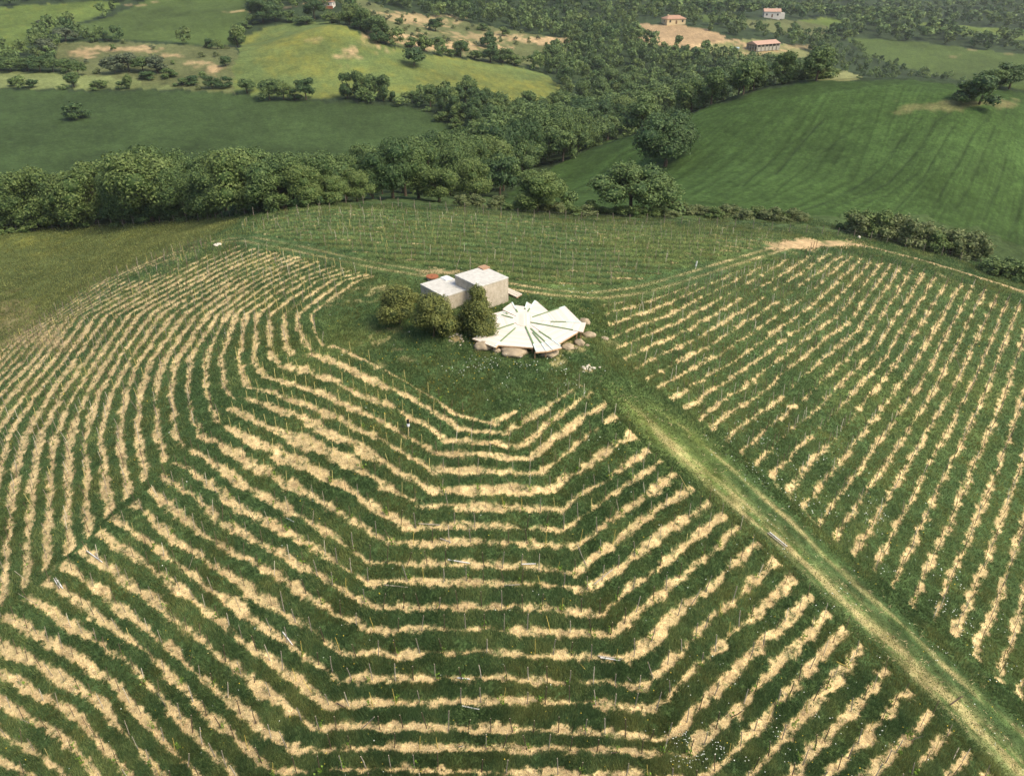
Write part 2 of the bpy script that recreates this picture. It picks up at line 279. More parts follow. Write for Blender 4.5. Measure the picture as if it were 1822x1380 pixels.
# ------------------------------------------------------------------ far fields, traced in the photograph and laid on the land
def lin(r, g, b): return tuple(((c/255+.055)/1.055)**2.4 if c > 10 else c/3294 for c in (r, g, b))
FC = dict(wood=(.035,.055,.026), dark=(.042,.070,.024), dome=(.050,.092,.026), yel=(.110,.150,.050), olive=(.082,.102,.034), bright=(.100,.142,.036), mid=(.070,.105,.030),
          tan=(.36,.255,.15), scrub=(.115,.130,.055), dirt=(.40,.28,.17), pale=(.16,.19,.075), yard=(.20,.21,.09), verge=(.060,.094,.034))
FP = [
 ('olive', [(-300,430),(0,414),(100,404),(250,397),(400,384),(430,392),(400,412),(330,436),(215,490),(110,600),(0,668),(-350,760)]),
 ('dark', [(-300,162),(0,160),(130,163),(300,163),(420,168),(560,181),(700,188),(760,200),(800,222),(835,240),(820,262),(700,300),(600,330),(300,350),(0,400),(-300,420)]),
 ('yel', [(413,150),(416,110),(428,80),(448,60),(490,44),(560,38),(610,44),(640,62),(700,84),(780,100),(860,110),(930,121),(975,134),(1000,160),(1018,190),(990,198),(900,205),(850,180),(790,160),(740,165),(700,176),(640,170),(560,175),(480,172),(420,165)]),
 ('bright', [(-300,20),(0,14),(80,8),(190,2),(212,8),(200,18),(160,36),(110,46),(62,60),(50,90),(0,98),(-300,120)]),
 ('mid', [(132,44),(170,38),(215,22),(262,2),(300,-6),(440,-6),(438,30),(428,64),(418,80),(364,82),(300,74),(230,72),(170,68),(136,60)]),
 ('scrub', [(100,76),(230,75),(364,84),(420,82),(415,150),(420,168),(330,160),(250,150),(140,140),(100,120)]),
 ('pale', [(-300,120),(0,126),(60,128),(150,134),(220,142),(300,152),(330,160),(240,160),(100,158),(0,156),(-300,160)]),
 ('scrub', [(520,-4),(600,2),(640,40),(700,80),(800,98),(900,112),(960,120),(1010,86),(1000,70),(900,52),(800,34),(700,20),(640,-4)]),
 ('tan', [(1119,47),(1150,43),(1182,44),(1215,46),(1250,52),(1288,62),(1292,68),(1280,74),(1250,80),(1218,84),(1180,82),(1155,78),(1130,64)]),
 ('yard', [(1225,84),(1290,72),(1340,70),(1400,80),(1450,96),(1480,120),(1530,136),(1500,150),(1450,142),(1400,135),(1350,120),(1290,96),(1240,92)]),
 ('mid', [(1508,70),(1560,68),(1640,76),(1740,88),(1822,96),(2100,110),(2100,175),(1822,158),(1760,150),(1700,142),(1600,118),(1540,98)]),
 ('bright', [(1632,40),(1680,38),(1740,46),(1822,56),(2000,70),(2000,82),(1822,72),(1760,70),(1700,60),(1650,48)]),
 ('bright', [(1420,36),(1470,32),(1500,38),(1490,56),(1440,52)]),
 ('mid', [(1240,28),(1320,26),(1330,38),(1250,40)]),
 ('scrub', [(1300,28),(1345,37),(1400,34),(1480,50),(1470,70),(1400,62),(1340,52)]),
 ('dome', [(880,366),(900,350),(970,302),(1065,258),(1130,238),(1190,214),(1250,194),(1350,162),(1450,145),(1600,142),(1700,150),(1822,160),(1990,165),(2100,300),(2050,480),(1900,450),(1822,440),(1740,408),(1650,388),(1560,378),(1500,384),(1440,380),(1300,384),(1230,384),(1000,380)]),
]
DIRT = [(1462,433,62,9,1.0),(790,82,90,10,.9),(690,62,60,9,.9),(960,72,60,7,1.0),(740,36,70,8,.7),(870,66,60,9,.6),(560,70,20,5,.3),(150,96,26,6,.9),(215,88,60,5,.8),(310,98,22,4,.8),(380,122,14,15,.9),(345,112,22,6,.6),(240,110,30,5,.4),
        (1440,432,52,8,1.0),(1400,440,30,5,.9),(1500,436,40,5,.9),(712,622,12,4,.3),(896,623,40,4,.5),(1040,600,8,5,.3),(815,604,11,6,.7),(1048,658,12,4,.5),(725,640,14,5,.25),(1700,100,10,2,.3),(1330,98,40,5,.5),(1420,84,40,4,.4),(1230,470,4,2,.2),(780,484,34,5,.6),(1080,612,14,8,.2),(1690,184,70,12,.20),(1640,190,36,8,.15),(1765,180,36,8,.25),(1560,410,20,3,.3),(560,362,20,3,.5),(480,374,40,3,.5),(20,560,60,30,.25),(60,600,70,22,.45)]
TRAILS = [([(1225,85),(1262,78),(1296,72),(1312,72),(1330,82),(1346,92),(1400,90)],2.6,.9),([(1296,72),(1312,80),(1335,90)],2,.6),([(1505,434),(1560,443),(1620,458),(1690,478),(1760,500),(1822,520),(1900,545)],1.0,.85),([(1822,99),(1700,86)],1,.3),
          ([(400,22),(470,18),(545,8),(560,-4)],2.5,.6),([(300,-2),(250,10),(215,8)],2,.4)]
TRAM = [[(1428,374),(1480,355),(1530,328),(1570,297),(1600,250),(1640,210)],[(1470,372),(1530,350),(1580,325),(1640,260),(1665,215),(1690,200)],[(1655,385),(1680,330),(1705,290),(1730,240),(1760,205)],[(1700,370),(1725,330),(1745,280),(1770,225)],[(1750,390),(1775,330),(1790,280),(1800,240)],[(1795,420),(1815,370),(1830,320)],[(1590,375),(1640,320),(1680,250),(1700,220)],[(1520,366),(1580,345),(1640,300)],[(1380,340),(1440,290),(1500,240),(1550,210)],[(1320,330),(1400,260),(1470,210)],[(1470,205),(1430,250),(1380,310)]]
HEDGE_DITCH = [([(0,100),(62,62),(110,47),(160,37),(200,20),(213,8)],1.8),([(130,72),(230,73),(300,75),(364,83)],2.5)]
FPW = [(n, wpoly(p, 8)) for n, p in FP]
def poly_dist(x, y, pts, n=8):
    px, py = hit(*dense(pts, n, False).T); out = np.full(x.shape, 1e3)
    bb = (x > px.min()-12) & (x < px.max()+12) & (y > py.min()-12) & (y < py.max()+12); xs, ys = x[bb], y[bb]; o = np.full(xs.shape, 1e3)
    for i in range(len(px)-1):
        dx, dy = px[i+1]-px[i], py[i+1]-py[i]
        if dx*dx+dy*dy > 3600: continue
        t = np.clip(((xs-px[i])*dx+(ys-py[i])*dy)/(dx*dx+dy*dy+1e-9), 0, 1); o = np.minimum(o, np.hypot(xs-px[i]-t*dx, ys-py[i]-t*dy))
    out[bb] = o; return out
# sowing lines of the wheat on the round hill
WR = np.array([0, 10, 14, 20, 26, 32, 38.]); WS = [[(1000,335),(1428,374),(1490,376),(1640,392),(1795,430),(1960,452),(2040,465)], [(1080,275),(1540,322),(1600,310),(1700,300),(1810,320),(1950,320),(2040,320)], [(1250,196),(1600,148),(1690,160),(1765,176),(1830,170),(1950,166),(2040,170)]]
WN = np.arange(0, 38.1, 1.0); wq = np.stack([np.stack(hit(np.interp(WN, WR, [p[0] for p in s]), np.interp(WN, WR, [p[1] for p in s])), -1) for s in WS], 0)
WG = np.full((820, 360), np.nan, np.float32)
for j in range(2):
    for i in range(len(WN)-1):
        q = wq[j, i], wq[j+1, i], wq[j, i+1], wq[j+1, i+1]; s = np.linspace(0, 1, 420)[:, None]; t = np.linspace(0, 1, 60)[None]
        if np.hypot(*(q[1]-q[0])) > 200: continue
        X = (q[0][0]*(1-s)+q[1][0]*s)*(1-t)+(q[2][0]*(1-s)+q[3][0]*s)*t; Y = (q[0][1]*(1-s)+q[1][1]*s)*(1-t)+(q[2][1]*(1-s)+q[3][1]*s)*t
        ix = np.clip((X/.4).astype(int), 0, 819); iy = np.clip(((Y-150)/.4).astype(int), 0, 359); WG[ix, iy] = WN[i]+t+0*s

# ------------------------------------------------------------------ ground mesh: rings round a point under the camera, finer where the hill is near
NA = 1500
az = np.linspace(R(-62), R(62), NA)
rr = [3.0]
while rr[-1] < 5200:
    d = rr[-1]; rr.append(d + (1.5 if d < 16 else (.0034*d if 150 < d < 300 else max(.0021*d, min(.0105*d, .0013*d*d/36*1.25)))))
rr = np.array(rr); NR = len(rr)
AZ, RR = np.meshgrid(az, rr, indexing='ij')
gxv = (np.sin(AZ)*RR).ravel(); gyv = (np.cos(AZ)*RR - 2.0).ravel(); dist = np.hypot(gxv, gyv)
gz = height(gxv, gyv)
print('ground', NA, NR)
near = (gxv > GX0) & (gxv < GX1) & (gyv > GY0) & (gyv < GY1)
N = len(gxv)
col = np.empty((N, 3), np.float32); dz = np.zeros(N); straw = np.zeros(N, np.float32)
# far
base = np.tile(np.array(FC['wood'], np.float32), (N, 1)); fid = np.zeros(N, np.int8)
base[dist < 225] = FC['verge']
faridx = np.where(dist > 85)[0]; fx_, fy_ = gxv[faridx], gyv[faridx]
wjx = (fbm(fx_, fy_, 7, 3, 141.)-.5)*7; wjy = (fbm(fx_, fy_, 7, 3, 151.)-.5)*9
for k, (nme, P) in enumerate(FPW):
    m = inpoly(fx_+wjx, fy_+wjy, P); base[faridx[m]] = FC[nme]; fid[faridx[m]] = 1+list(FC).index(nme)
base_dom = fid == 1+list(FC).index('dome')
far_n = fbm(gxv, gyv, 34, 4, 2.) - .5; f2 = fbm(gxv, gyv, 7, 3, 12.) - .5; f3 = fbm(gxv, gyv, 1.6, 2, 22.)-.5
grain = (rng.random(N)-.5)*np.clip((dist-90)/60, 0, 1)
base *= (1 + far_n*.75 + f2*.45 + f3*.30 + grain*.10)[:, None]
yel = (fid == 1+list(FC).index('yel')); yl = np.clip((fbm(gxv, gyv, 40, 3, 55.)-.44)*4, 0, 1)*yel + np.clip((fbm(gxv, gyv, 5, 2, 65.)-.60)*5, 0, 1)*(yel | (fid == 1+list(FC).index('bright')) | (fid == 1+list(FC).index('olive')))*.6
yl = yl*np.clip(.35+1.3*(fbm(gxv, gyv, 3, 2, 15.)-.2), 0, 1); base = base*(1-yl[:, None]*.48) + np.array((.26,.24,.045))*yl[:, None]*.48
ix = np.clip((gxv/.4).astype(int), 0, 819); iy = np.clip(((gyv-150)/.4).astype(int), 0, 359)
wk = np.where(base_dom, WG[ix, iy], np.nan); wk = np.nan_to_num(wk)
lines = (.5+.5*np.cos(wk*2*math.pi*2.0 + f2*1.2))**3
base[base_dom] *= (1 - .17*lines[base_dom] + .22*(fbm(wk[base_dom]*9, gyv[base_dom]*.02, 1, 2, 3.)-.5)*2)[:, None]
dz += base_dom*(lines*-.05)
for T_ in TRAM:
    t = np.exp(-(poly_dist(gxv, gyv, T_)/.38)**2)*np.clip(fbm(gxv, gyv, 9, 2, 91.)*2.4-.15, 0, 1); kk_ = .7 if T_[0][0] in (1428, 1470) else .42; base = base*(1-kk_*t[:, None]) + np.array((.022,.036,.016))*kk_*t[:, None]; dz -= t*.25
for T_, w in HEDGE_DITCH:
    t = np.exp(-(poly_dist(gxv, gyv, T_)/w)**2); base = base*(1-.7*t[:, None]) + np.array((.03,.05,.02))*.7*t[:, None]
olive = fid == 1+list(FC).index('olive')
br = np.zeros(N)
def blobw(u, v, du, dv):
    x0, y0 = hit1(u, v); x1, y1 = hit1(u+du, v); x2, y2 = hit1(u, v+dv)
    e1 = np.array([x1-x0, y1-y0]); e2 = np.array([x2-x0, y2-y0])
    if abs(np.cross(e1, e2)) < 1e-6: return None
    M_ = np.linalg.inv(np.array([e1, e2]).T); r = (np.hypot(*e1)+np.hypot(*e2))*1.8
    m = np.where((abs(gxv-x0) < r) & (abs(gyv-y0) < r))[0]; X, Y = gxv[m]-x0, gyv[m]-y0
    return m, np.hypot(M_[0, 0]*X+M_[0, 1]*Y, M_[1, 0]*X+M_[1, 1]*Y)
dirt = np.zeros(N)
for u, v, du, dv, am in DIRT:
    b = blobw(u, v, du, dv)
    if b is None: continue
    m, r = b; nn = fbm(gxv[m], gyv[m], max(1.0, dist[m].mean()/40), 3, 71.)-.5
    nn2 = fbm(gxv[m], gyv[m], .9 if dist[m].mean() < 150 else 4, 2, 73.)-.5; dirt[m] = np.maximum(dirt[m], am*sstep(1.25, .55, r+nn*1.3+nn2*1.6))
for pts, w, am in TRAILS:
    t = poly_dist(gxv, gyv, pts); nn = fbm(gxv, gyv, 2.5, 2, 77.)-.5
    dirt = np.maximum(dirt, am*sstep(w*1.3, w*.6, t+nn*w))
# the near hill
nx_, ny_ = gxv[near], gyv[near]
z, g, d, ln, td, ins, bl, patch = near_fields(nx_, ny_)
hill = ins & ((z > 0) | inpoly(nx_, ny_, wpoly([(380,418),(470,376),(560,362),(850,372),(1000,386),(1200,395),(1400,410),(1500,415),(1620,425),(1740,465),(1822,500),(2100,640),(2200,1700),(-600,1900),(-500,950),(0,672),(110,604),(215,494),(330,440)], 10)))
n1 = fbm(nx_, ny_, 3.0, 3, 1.)-.5; n2 = fbm(nx_, ny_, .5, 3, 6.)-.5; n3 = fbm(nx_, ny_, 12, 2, 16.)-.5
grass_c = np.array((.064,.108,.040))*(1+n1*.7+n2*.8)[:, None] + np.array((.030,.022,.0))*np.clip(n3*3, 0, 1)[:, None]
straw_c = np.array((.61,.47,.25))*(1+n1*.35+n2*.55)[:, None]
mould = np.clip((fbm(nx_, ny_, 1.1, 2, 36.)-.56)*5, 0, 1)[:, None]; straw_c = straw_c*(1-.38*mould)+np.array((.30,.19,.10))*.38*mould
green_in = np.clip((fbm(nx_, ny_, .45, 2, 46.)-.60)*6, 0, 1)*np.select([z == 1, z == 2, z == 3], [.7, .85, .9], 1.)
gg = np.clip(g + green_in*(1-g), 0, 1)
gg = np.where((z >= 1) & (z <= 3), gg, 1-patch*.75)
# lane: two pale mown wheel bands with a green crown
lw = ln + (fbm(nx_, ny_, 3, 2, 26.)-.5)*.12
strk = fbm(ln*9, (nx_-ny_)*.16, .8, 3, 4.); strk = np.clip((strk-.5)*1.9+.5, 0, 1)
lf_ = sstep(-.10, .12, lw)*(1-sstep(.80, 1.06, lw))*(1-sstep(58, 71, ny_)); pale = np.maximum(np.exp(-((lw-.27)/.15)**2), .65*np.exp(-((lw-.72)/.06)**2))
far_up = sstep(52, 64, ny_)
lanestraw = np.clip(pale*(-.1+1.1*strk)*lf_-far_up*.3, 0, .6)
gg = np.where(z == 4, 1-lanestraw*.85, gg); grass_c = np.where((z == 4)[:, None], grass_c*(1+lf_*(.40*pale-.12))[:, None]+np.array((.026,.020,0))*(pale*lf_)[:, None], grass_c)
rut = np.maximum(np.exp(-((td-.95)/.34)**2), 0)*np.clip(fbm(nx_, ny_, 4, 2, 66.)*2.1-.35, 0, 1)
# ruts are bare near the dirt patch and behind the cabins, grassy elsewhere
x1_, y1_ = hit1(1400, 440); x2_, y2_ = hit1(900, 505)
rb = np.clip(np.exp(-(np.hypot(nx_-x1_, ny_-y1_)/22)**2)*1.6 + .55*np.exp(-(np.hypot(nx_-x2_, ny_-y2_)/14)**2)+.38, 0, 1)
gg = np.where(z == 5, 1-rut*rb, gg)
stripe = sstep(.35, .9, d); grass_c = np.where((z == 3)[:, None], grass_c*(1.35-.85*stripe)[:, None], grass_c)
cc = grass_c*gg[:, None] + straw_c*(1-gg[:, None])
ni = np.where(near)[0]; hi = ni[hill]
base[hi] = cc[hill]
dz[hi] = (np.where((z >= 1) & (z <= 3), g*(.07+.13*(fbm(nx_, ny_, .8, 2, 51.)-.3))*np.where(z == 3, 1.5*(1-sstep(.45, .98, d))+.1, 1), np.where(z == 0, .03+.16*(fbm(nx_, ny_, .9, 3, 51.)-.3), .02)) + n2*.07)[hill]
straw[hi] = (1-gg)[hill]
dc = np.array((.46,.33,.19))*(1+f2*.5+f3*.5)[:, None]
base = base*(1-dirt[:, None]) + dc*dirt[:, None]; straw = np.maximum(straw, dirt*.6).astype(np.float32)
onhill = np.zeros(N, bool); onhill[hi] = True; verge_m = (dist > 85) & (fid == 0) & ~onhill
dz += np.where(verge_m, f3*.8+f2*1.0, 0) + np.where((fid > 0) & (dist > 85) & ~onhill, f3*.22+f2*.25, 0)
far_idx = dist > 900; dz += np.where(far_idx, (fbm(gxv, gyv, 30, 3, 5.)-.5)*10, 0)
col[:] = np.clip(base, .004, .9)
co = np.stack([gxv, gyv, gz+dz], -1).astype(np.float32)
def ground_z(x, y): return height(x, y)

def mesh_from(name, co, faces, nv=4):
    me = bpy.data.meshes.new(name); nF = len(faces)
    me.vertices.add(len(co)); me.vertices.foreach_set('co', np.ascontiguousarray(co, dtype=np.float32).ravel())
    me.loops.add(nF*nv); me.loops.foreach_set('vertex_index', np.ascontiguousarray(faces, dtype=np.int32).ravel())
    me.polygons.add(nF); me.polygons.foreach_set('loop_start', np.arange(0, nF*nv, nv, dtype=np.int32)); me.polygons.foreach_set('loop_total', np.full(nF, nv, np.int32))
    me.update(calc_edges=True); return me
def set_col(me, c, name='Col'):
    a = me.color_attributes.new(name, 'FLOAT_COLOR', 'POINT'); c4 = np.ones((len(me.vertices), 4), np.float32); c4[:, :3] = c; a.data.foreach_set('color', c4.ravel())
def set_f(me, f, name):
    a = me.attributes.new(name, 'FLOAT', 'POINT'); a.data.foreach_set('value', np.ascontiguousarray(f, dtype=np.float32))
def link(o, parent=None):
    C.objects.link(o)
    if parent is not None: o.parent = parent
    return o

# ------------------------------------------------------------------ materials
def mat(name, rough=.8, spec=.3):
    m = bpy.data.materials.new(name); m.use_nodes = True; b = m.node_tree.nodes['Principled BSDF']
    b.inputs['Roughness'].default_value = rough; b.inputs['Specular IOR Level'].default_value = spec; return m, m.node_tree, b
def nd(t, typ, **kw):
    n_ = t.nodes.new(typ)
    for k, v in kw.items():
        if k in n_.inputs.keys() if isinstance(k, str) else False: n_.inputs[k].default_value = v
        else: setattr(n_, k, v)
    return n_
def mixc(t, fac, a, b, mode='MIX'):
    m = t.nodes.new('ShaderNodeMix'); m.data_type = 'RGBA'; m.blend_type = mode
    for sock, v in ((m.inputs[0], fac), (m.inputs[6], a), (m.inputs[7], b)):
        if hasattr(v, 'is_output') or isinstance(v, bpy.types.NodeSocket): t.links.new(v, sock)
        else: sock.default_value = v if not isinstance(v, tuple) else (*v, 1.0)[:4]
    return m.outputs[2]
def noise_tex(t, scale, detail=3, rough=.6, vec=None, stretch=None):
    n_ = t.nodes.new('ShaderNodeTexNoise'); n_.inputs['Scale'].default_value = scale; n_.inputs['Detail'].default_value = detail; n_.inputs['Roughness'].default_value = rough
    g_ = t.nodes.new('ShaderNodeNewGeometry') if vec is None else None; v = g_.outputs['Position'] if vec is None else vec
    if stretch:
        mp = t.nodes.new('ShaderNodeMapping'); mp.inputs['Scale'].default_value = stretch[:3]; mp.inputs['Rotation'].default_value = (0, 0, stretch[3]); t.links.new(v, mp.inputs[0]); v = mp.outputs[0]
    t.links.new(v, n_.inputs['Vector']); return n_.outputs['Fac']
def ramp(t, fac, stops):
    r_ = t.nodes.new('ShaderNodeValToRGB'); e = r_.color_ramp.elements
    e[0].position, e[0].color = stops[0][0], (*stops[0][1], 1); e[1].position, e[1].color = stops[-1][0], (*stops[-1][1], 1)
    for p, c in stops[1:-1]: q = e.new(p); q.color = (*c, 1)
    t.links.new(fac, r_.inputs[0]); return r_.outputs[0]
def bump(t, b, h, strength=.5, dist_=.05):
    n_ = t.nodes.new('ShaderNodeBump'); n_.inputs['Strength'].default_value = strength; n_.inputs['Distance'].default_value = dist_; t.links.new(h, n_.inputs['Height']); t.links.new(n_.outputs[0], b.inputs['Normal'])

gm, t, b = mat('ground', .95, .1)
at_ = t.nodes.new('ShaderNodeAttribute'); at_.attribute_name = 'Col'; st_ = t.nodes.new('ShaderNodeAttribute'); st_.attribute_name = 'straw'
n_a = noise_tex(t, 9, 4, .75); n_b = noise_tex(t, 14, 3, .7, stretch=(1, .35, 1, .5)); n_c = noise_tex(t, 1.1, 3, .7)
k1 = ramp(t, n_a, [(.25, (.55,.55,.55)), (.75, (1.45,1.45,1.45))]); k2 = ramp(t, n_b, [(.3, (.62,.56,.50)), (.52, (1,1,1)), (.75, (1.35,1.38,1.4))]); k3 = ramp(t, n_c, [(.3, (.72,.74,.72)), (.7, (1.28,1.27,1.25))])
c1 = mixc(t, 1.0, at_.outputs['Color'], k1, 'MULTIPLY'); c2_ = mixc(t, 1.0, at_.outputs['Color'], k2, 'MULTIPLY'); c3 = mixc(t, st_.outputs['Fac'], c1, c2_); n_d = noise_tex(t, .32, 4, .75); k4 = ramp(t, n_d, [(.3, (.74,.77,.74)), (.7, (1.26,1.24,1.22))]); c4_ = mixc(t, 1.0, mixc(t, 1.0, c3, k3, 'MULTIPLY'), k4, 'MULTIPLY')
t.links.new(c4_, b.inputs['Base Color']); bump(t, b, n_b, .6, .06)
idx = np.arange(NA*NR).reshape(NA, NR)
faces = np.stack([idx[:-1, :-1], idx[1:, :-1], idx[1:, 1:], idx[:-1, 1:]], -1).reshape(-1, 4)[:, ::-1]
gme = mesh_from('ground', co, faces); set_col(gme, col); set_f(gme, straw, 'straw'); gme.materials.append(gm)
gme.polygons.foreach_set('use_smooth', np.ones(len(faces), bool))
ground = link(bpy.data.objects.new('ground', gme)); ground['kind'] = 'structure'

# ------------------------------------------------------------------ grass, straw litter, flowers (nobody could count them)
def attr_mat(name, rough=.6, spec=.25, trans=0.0, var=0.0):
    m, t, b = mat(name, rough, spec); a = t.nodes.new('ShaderNodeAttribute'); a.attribute_name = 'Col'
    c = a.outputs['Color']
    if var:
        k = ramp(t, noise_tex(t, 1.3, 2, .5), [(.3, (1-var,)*3), (.7, (1+var,)*3)]); c = mixc(t, 1.0, c, k, 'MULTIPLY')
    t.links.new(c, b.inputs['Base Color'])
    if trans:
        tr = t.nodes.new('ShaderNodeBsdfTranslucent'); t.links.new(c, tr.inputs['Color']); mx_ = t.nodes.new('ShaderNodeMixShader'); mx_.inputs[0].default_value = trans
        t.links.new(b.outputs[0], mx_.inputs[1]); t.links.new(tr.outputs[0], mx_.inputs[2]); t.links.new(mx_.outputs[0], t.nodes['Material Output'].inputs['Surface'])
    return m
grass_m = attr_mat('grass_blades', .5, .3, .48); litter_m = attr_mat('straw_litter', .8, .2); petal_m = attr_mat('petals', .7, .2)
def sample_near(n_, seed, rmax=150):
    q = np.random.default_rng(seed)
    hiR = np.searchsorted(rr, rmax); loR = np.searchsorted(rr, 22)
    a = q.uniform(R(-51), R(51), n_); j = q.uniform(loR, hiR, n_); r_ = np.interp(j, np.arange(NR), rr)
    return np.sin(a)*r_, np.cos(a)*r_-2.0, q
hillpoly = wpoly([(380,418),(470,376),(560,364),(700,370),(850,374),(1000,388),(1200,396),(1400,412),(1500,417),(1620,427),(1740,465),(1822,500),(2100,640),(2200,1700),(-600,1900),(-500,950),(0,672),(110,604),(215,494),(330,440)], 10)
leftpoly = FPW[0][1]
vergepoly = wpoly([(400,384),(560,362),(700,364),(850,368),(1000,374),(1230,381),(1440,388),(1530,414),(1650,434),(1740,462),(1822,496),(1900,520),(1900,580),(1822,545),(1740,480),(1620,440),(1500,430),(1400,424),(1200,408),(1000,400),(850,386),(700,382),(560,376),(450,395)], 10)
def blades(x, y, z, q, nb, h, w, colr, lean=.35, flat=False):
    """nb blades per tuft, every blade one thin triangle"""
    n_ = len(x); X = np.repeat(x, nb); Y = np.repeat(y, nb); Z = np.repeat(z, nb); H = np.repeat(h, nb)*q.uniform(.6, 1.2, n_*nb); Wd = np.repeat(w, nb)
    a = q.uniform(0, 2*math.pi, n_*nb); sp = np.repeat(h, nb)*.35; X = X+np.cos(a)*sp*q.random(n_*nb); Y = Y+np.sin(a)*sp*q.random(n_*nb)
    b_ = q.uniform(0, 2*math.pi, n_*nb); px, py = np.cos(b_)*Wd, np.sin(b_)*Wd
    if flat: tx_, ty_, tz_ = -np.sin(b_)*H, np.cos(b_)*H, q.uniform(.02, .14, n_*nb)*H
    else:
        l = lean*H*q.uniform(.3, 1.4, n_*nb); ta = np.repeat(fbm(x, y, 4, 2, 88.)*12, nb)+q.normal(0, .9, n_*nb); tx_, ty_, tz_ = np.cos(ta)*l, np.sin(ta)*l, H
    v = np.empty((n_*nb, 3, 3), np.float32)
    v[:, 0] = np.stack([X-px, Y-py, Z], -1); v[:, 1] = np.stack([X+px, Y+py, Z], -1); v[:, 2] = np.stack([X+tx_, Y+ty_, Z+tz_], -1)
    c = np.repeat(colr, nb, 0)*q.uniform(.55, 1.45, (n_*nb, 1)); c = np.repeat(c, 3, 0)
    return v.reshape(-1, 3), c
def stuff(name, v, c, m, label, cat):
    f = np.arange(len(v)).reshape(-1, 3); me = mesh_from(name, v, f, 3); set_col(me, np.clip(c, 0, 1)); me.materials.append(m)
    o = link(bpy.data.objects.new(name, me)); o['kind'] = 'stuff'; o['label'] = label; o['category'] = cat; return o

x, y, q = sample_near(1450000, 11, 225)
m = inpoly(x, y, hillpoly) | inpoly(x, y, leftpoly) | inpoly(x, y, vergepoly); x, y = x[m], y[m]
z, g, d, ln, td, ins, bl, patch = near_fields(x, y); lf = inpoly(x, y, leftpoly)
rows = (z >= 1) & (z <= 3)
p = np.where(rows, g*1.0+np.clip(fbm(x, y, .45, 2, 46.)-.58, 0, .1)*2.0*(1-g), 1-patch*.8); lfe = sstep(-.10, .14, ln)*(1-sstep(.78, 1.04, ln))*(1-sstep(58, 71, y)); p = np.where(z == 4, 1-.5*lfe, p); p = np.where(z == 5, .55, p); p = np.where(lf, .55, p)
for u_, v_, du_, dv_, am_ in [dd_ for dd_ in DIRT if 90 < dd_[1] and hit1(dd_[0], dd_[1])[1] < 150]:      # no grass on the bare patches
    x0, y0 = hit1(u_, v_); e1 = np.subtract(hit1(u_+du_, v_), (x0, y0)); e2 = np.subtract(hit1(u_, v_+dv_), (x0, y0)); M_ = np.linalg.inv(np.array([e1, e2]).T)
    r_ = np.hypot(M_[0, 0]*(x-x0)+M_[0, 1]*(y-y0), M_[1, 0]*(x-x0)+M_[1, 1]*(y-y0)); p = p*(1-am_*sstep(1.2, .6, r_+(fbm(x, y, 1.5, 2, 71.)-.5)))
p = p*sstep(.5, 1.1, poly_dist(x, y, TRAILS[2][0]))
keep = q.random(len(x)) < p
x, y, z, g, d, lf, lfe = x[keep], y[keep], z[keep], g[keep], d[keep], lf[keep], lfe[keep]
dd = np.hypot(x, y); n_ = len(x); print('tufts', n_)
e = fbm(x, y, 5, 3, 61.); e2 = fbm(x, y, 1.4, 2, 63.)
hgt = np.select([(z >= 1) & (z <= 3), z == 4, z == 5], [.30, .30-.23*lfe, .14], .30)*(1+.5*(e2-.5))*np.where(lf, .9, 1)
hgt = np.where(((z >= 1) & (z <= 3)) & (g < .5), hgt*.6, hgt)*(1+np.clip(dd-80, 0, 80)/160)
wid = .019*(1+np.clip(dd-45, 0, 120)/55)
ca = np.array((.105,.180,.072)); cb = np.array((.34,.395,.150)); cy_ = np.array((.30,.29,.09))
mixv = np.clip((e-.38)*1.5+(e2-.5)*1.2+q.normal(0, .34, n_), 0, 1)**1.4
mixv = np.where(z == 2, np.clip(mixv+.16, 0, 1), mixv); mixv = np.where(z == 3, np.clip(mixv+.18, 0, 1), mixv); mixv = np.where(z == 4, np.clip(mixv+.12, 0, 1), mixv)
hgt = np.where(z == 3, hgt*1.25*(1-.75*sstep(.5, .98, d)), hgt); mixv = np.where(z == 3, np.clip(mixv+.42-1.2*sstep(.35, .8, d), 0, 1), mixv)
cl = ca*(1-mixv[:, None])+cb*mixv[:, None]; yy = np.clip((fbm(x, y, 3, 3, 67.)-.47)*4, 0, 1)*q.random(n_)*.8; mixv = np.where(lf, np.clip(mixv+.30, 0, 1), mixv); cl = ca*(1-mixv[:, None])+cb*mixv[:, None]; yy = np.where(lf, .25+.45*q.random(n_), yy); cl = cl*(1-yy[:, None])+cy_*yy[:, None]*.9
v, c = blades(x, y, ground_z(x, y)+np.where(rows[keep], .05, .02), q, 3, hgt, wid, cl)
stuff('grass', v, c, grass_m, 'green grass strips between the vine rows and meadow on the hilltop', 'grass')
# straw litter
x, y, q = sample_near(260000, 12, 140); m = inpoly(x, y, hillpoly); x, y = x[m], y[m]
z, g, d, ln, td, ins, bl, patch = near_fields(x, y)
p = np.where((z >= 1) & (z <= 3), 1-g, 0); p = np.where(z == 4, .10*np.exp(-((ln-.25)/.25)**2)+.06, p); keep = q.random(len(x)) < p; x, y = x[keep], y[keep]; n_ = len(x)
wid = .011*(1+np.clip(np.hypot(x, y)-40, 0, 90)/50)
cs = np.array((.68,.53,.30))*q.uniform(.55, 1.35, (n_, 1)); br_ = q.random(n_) < .22; cs[br_] = np.array((.22,.14,.075))
v, c = blades(x, y, ground_z(x, y)+.03, q, 2, np.full(n_, .34), wid, cs, flat=True)
stuff('straw_mulch', v, c, litter_m, 'pale cut straw lying along the vine rows', 'straw')
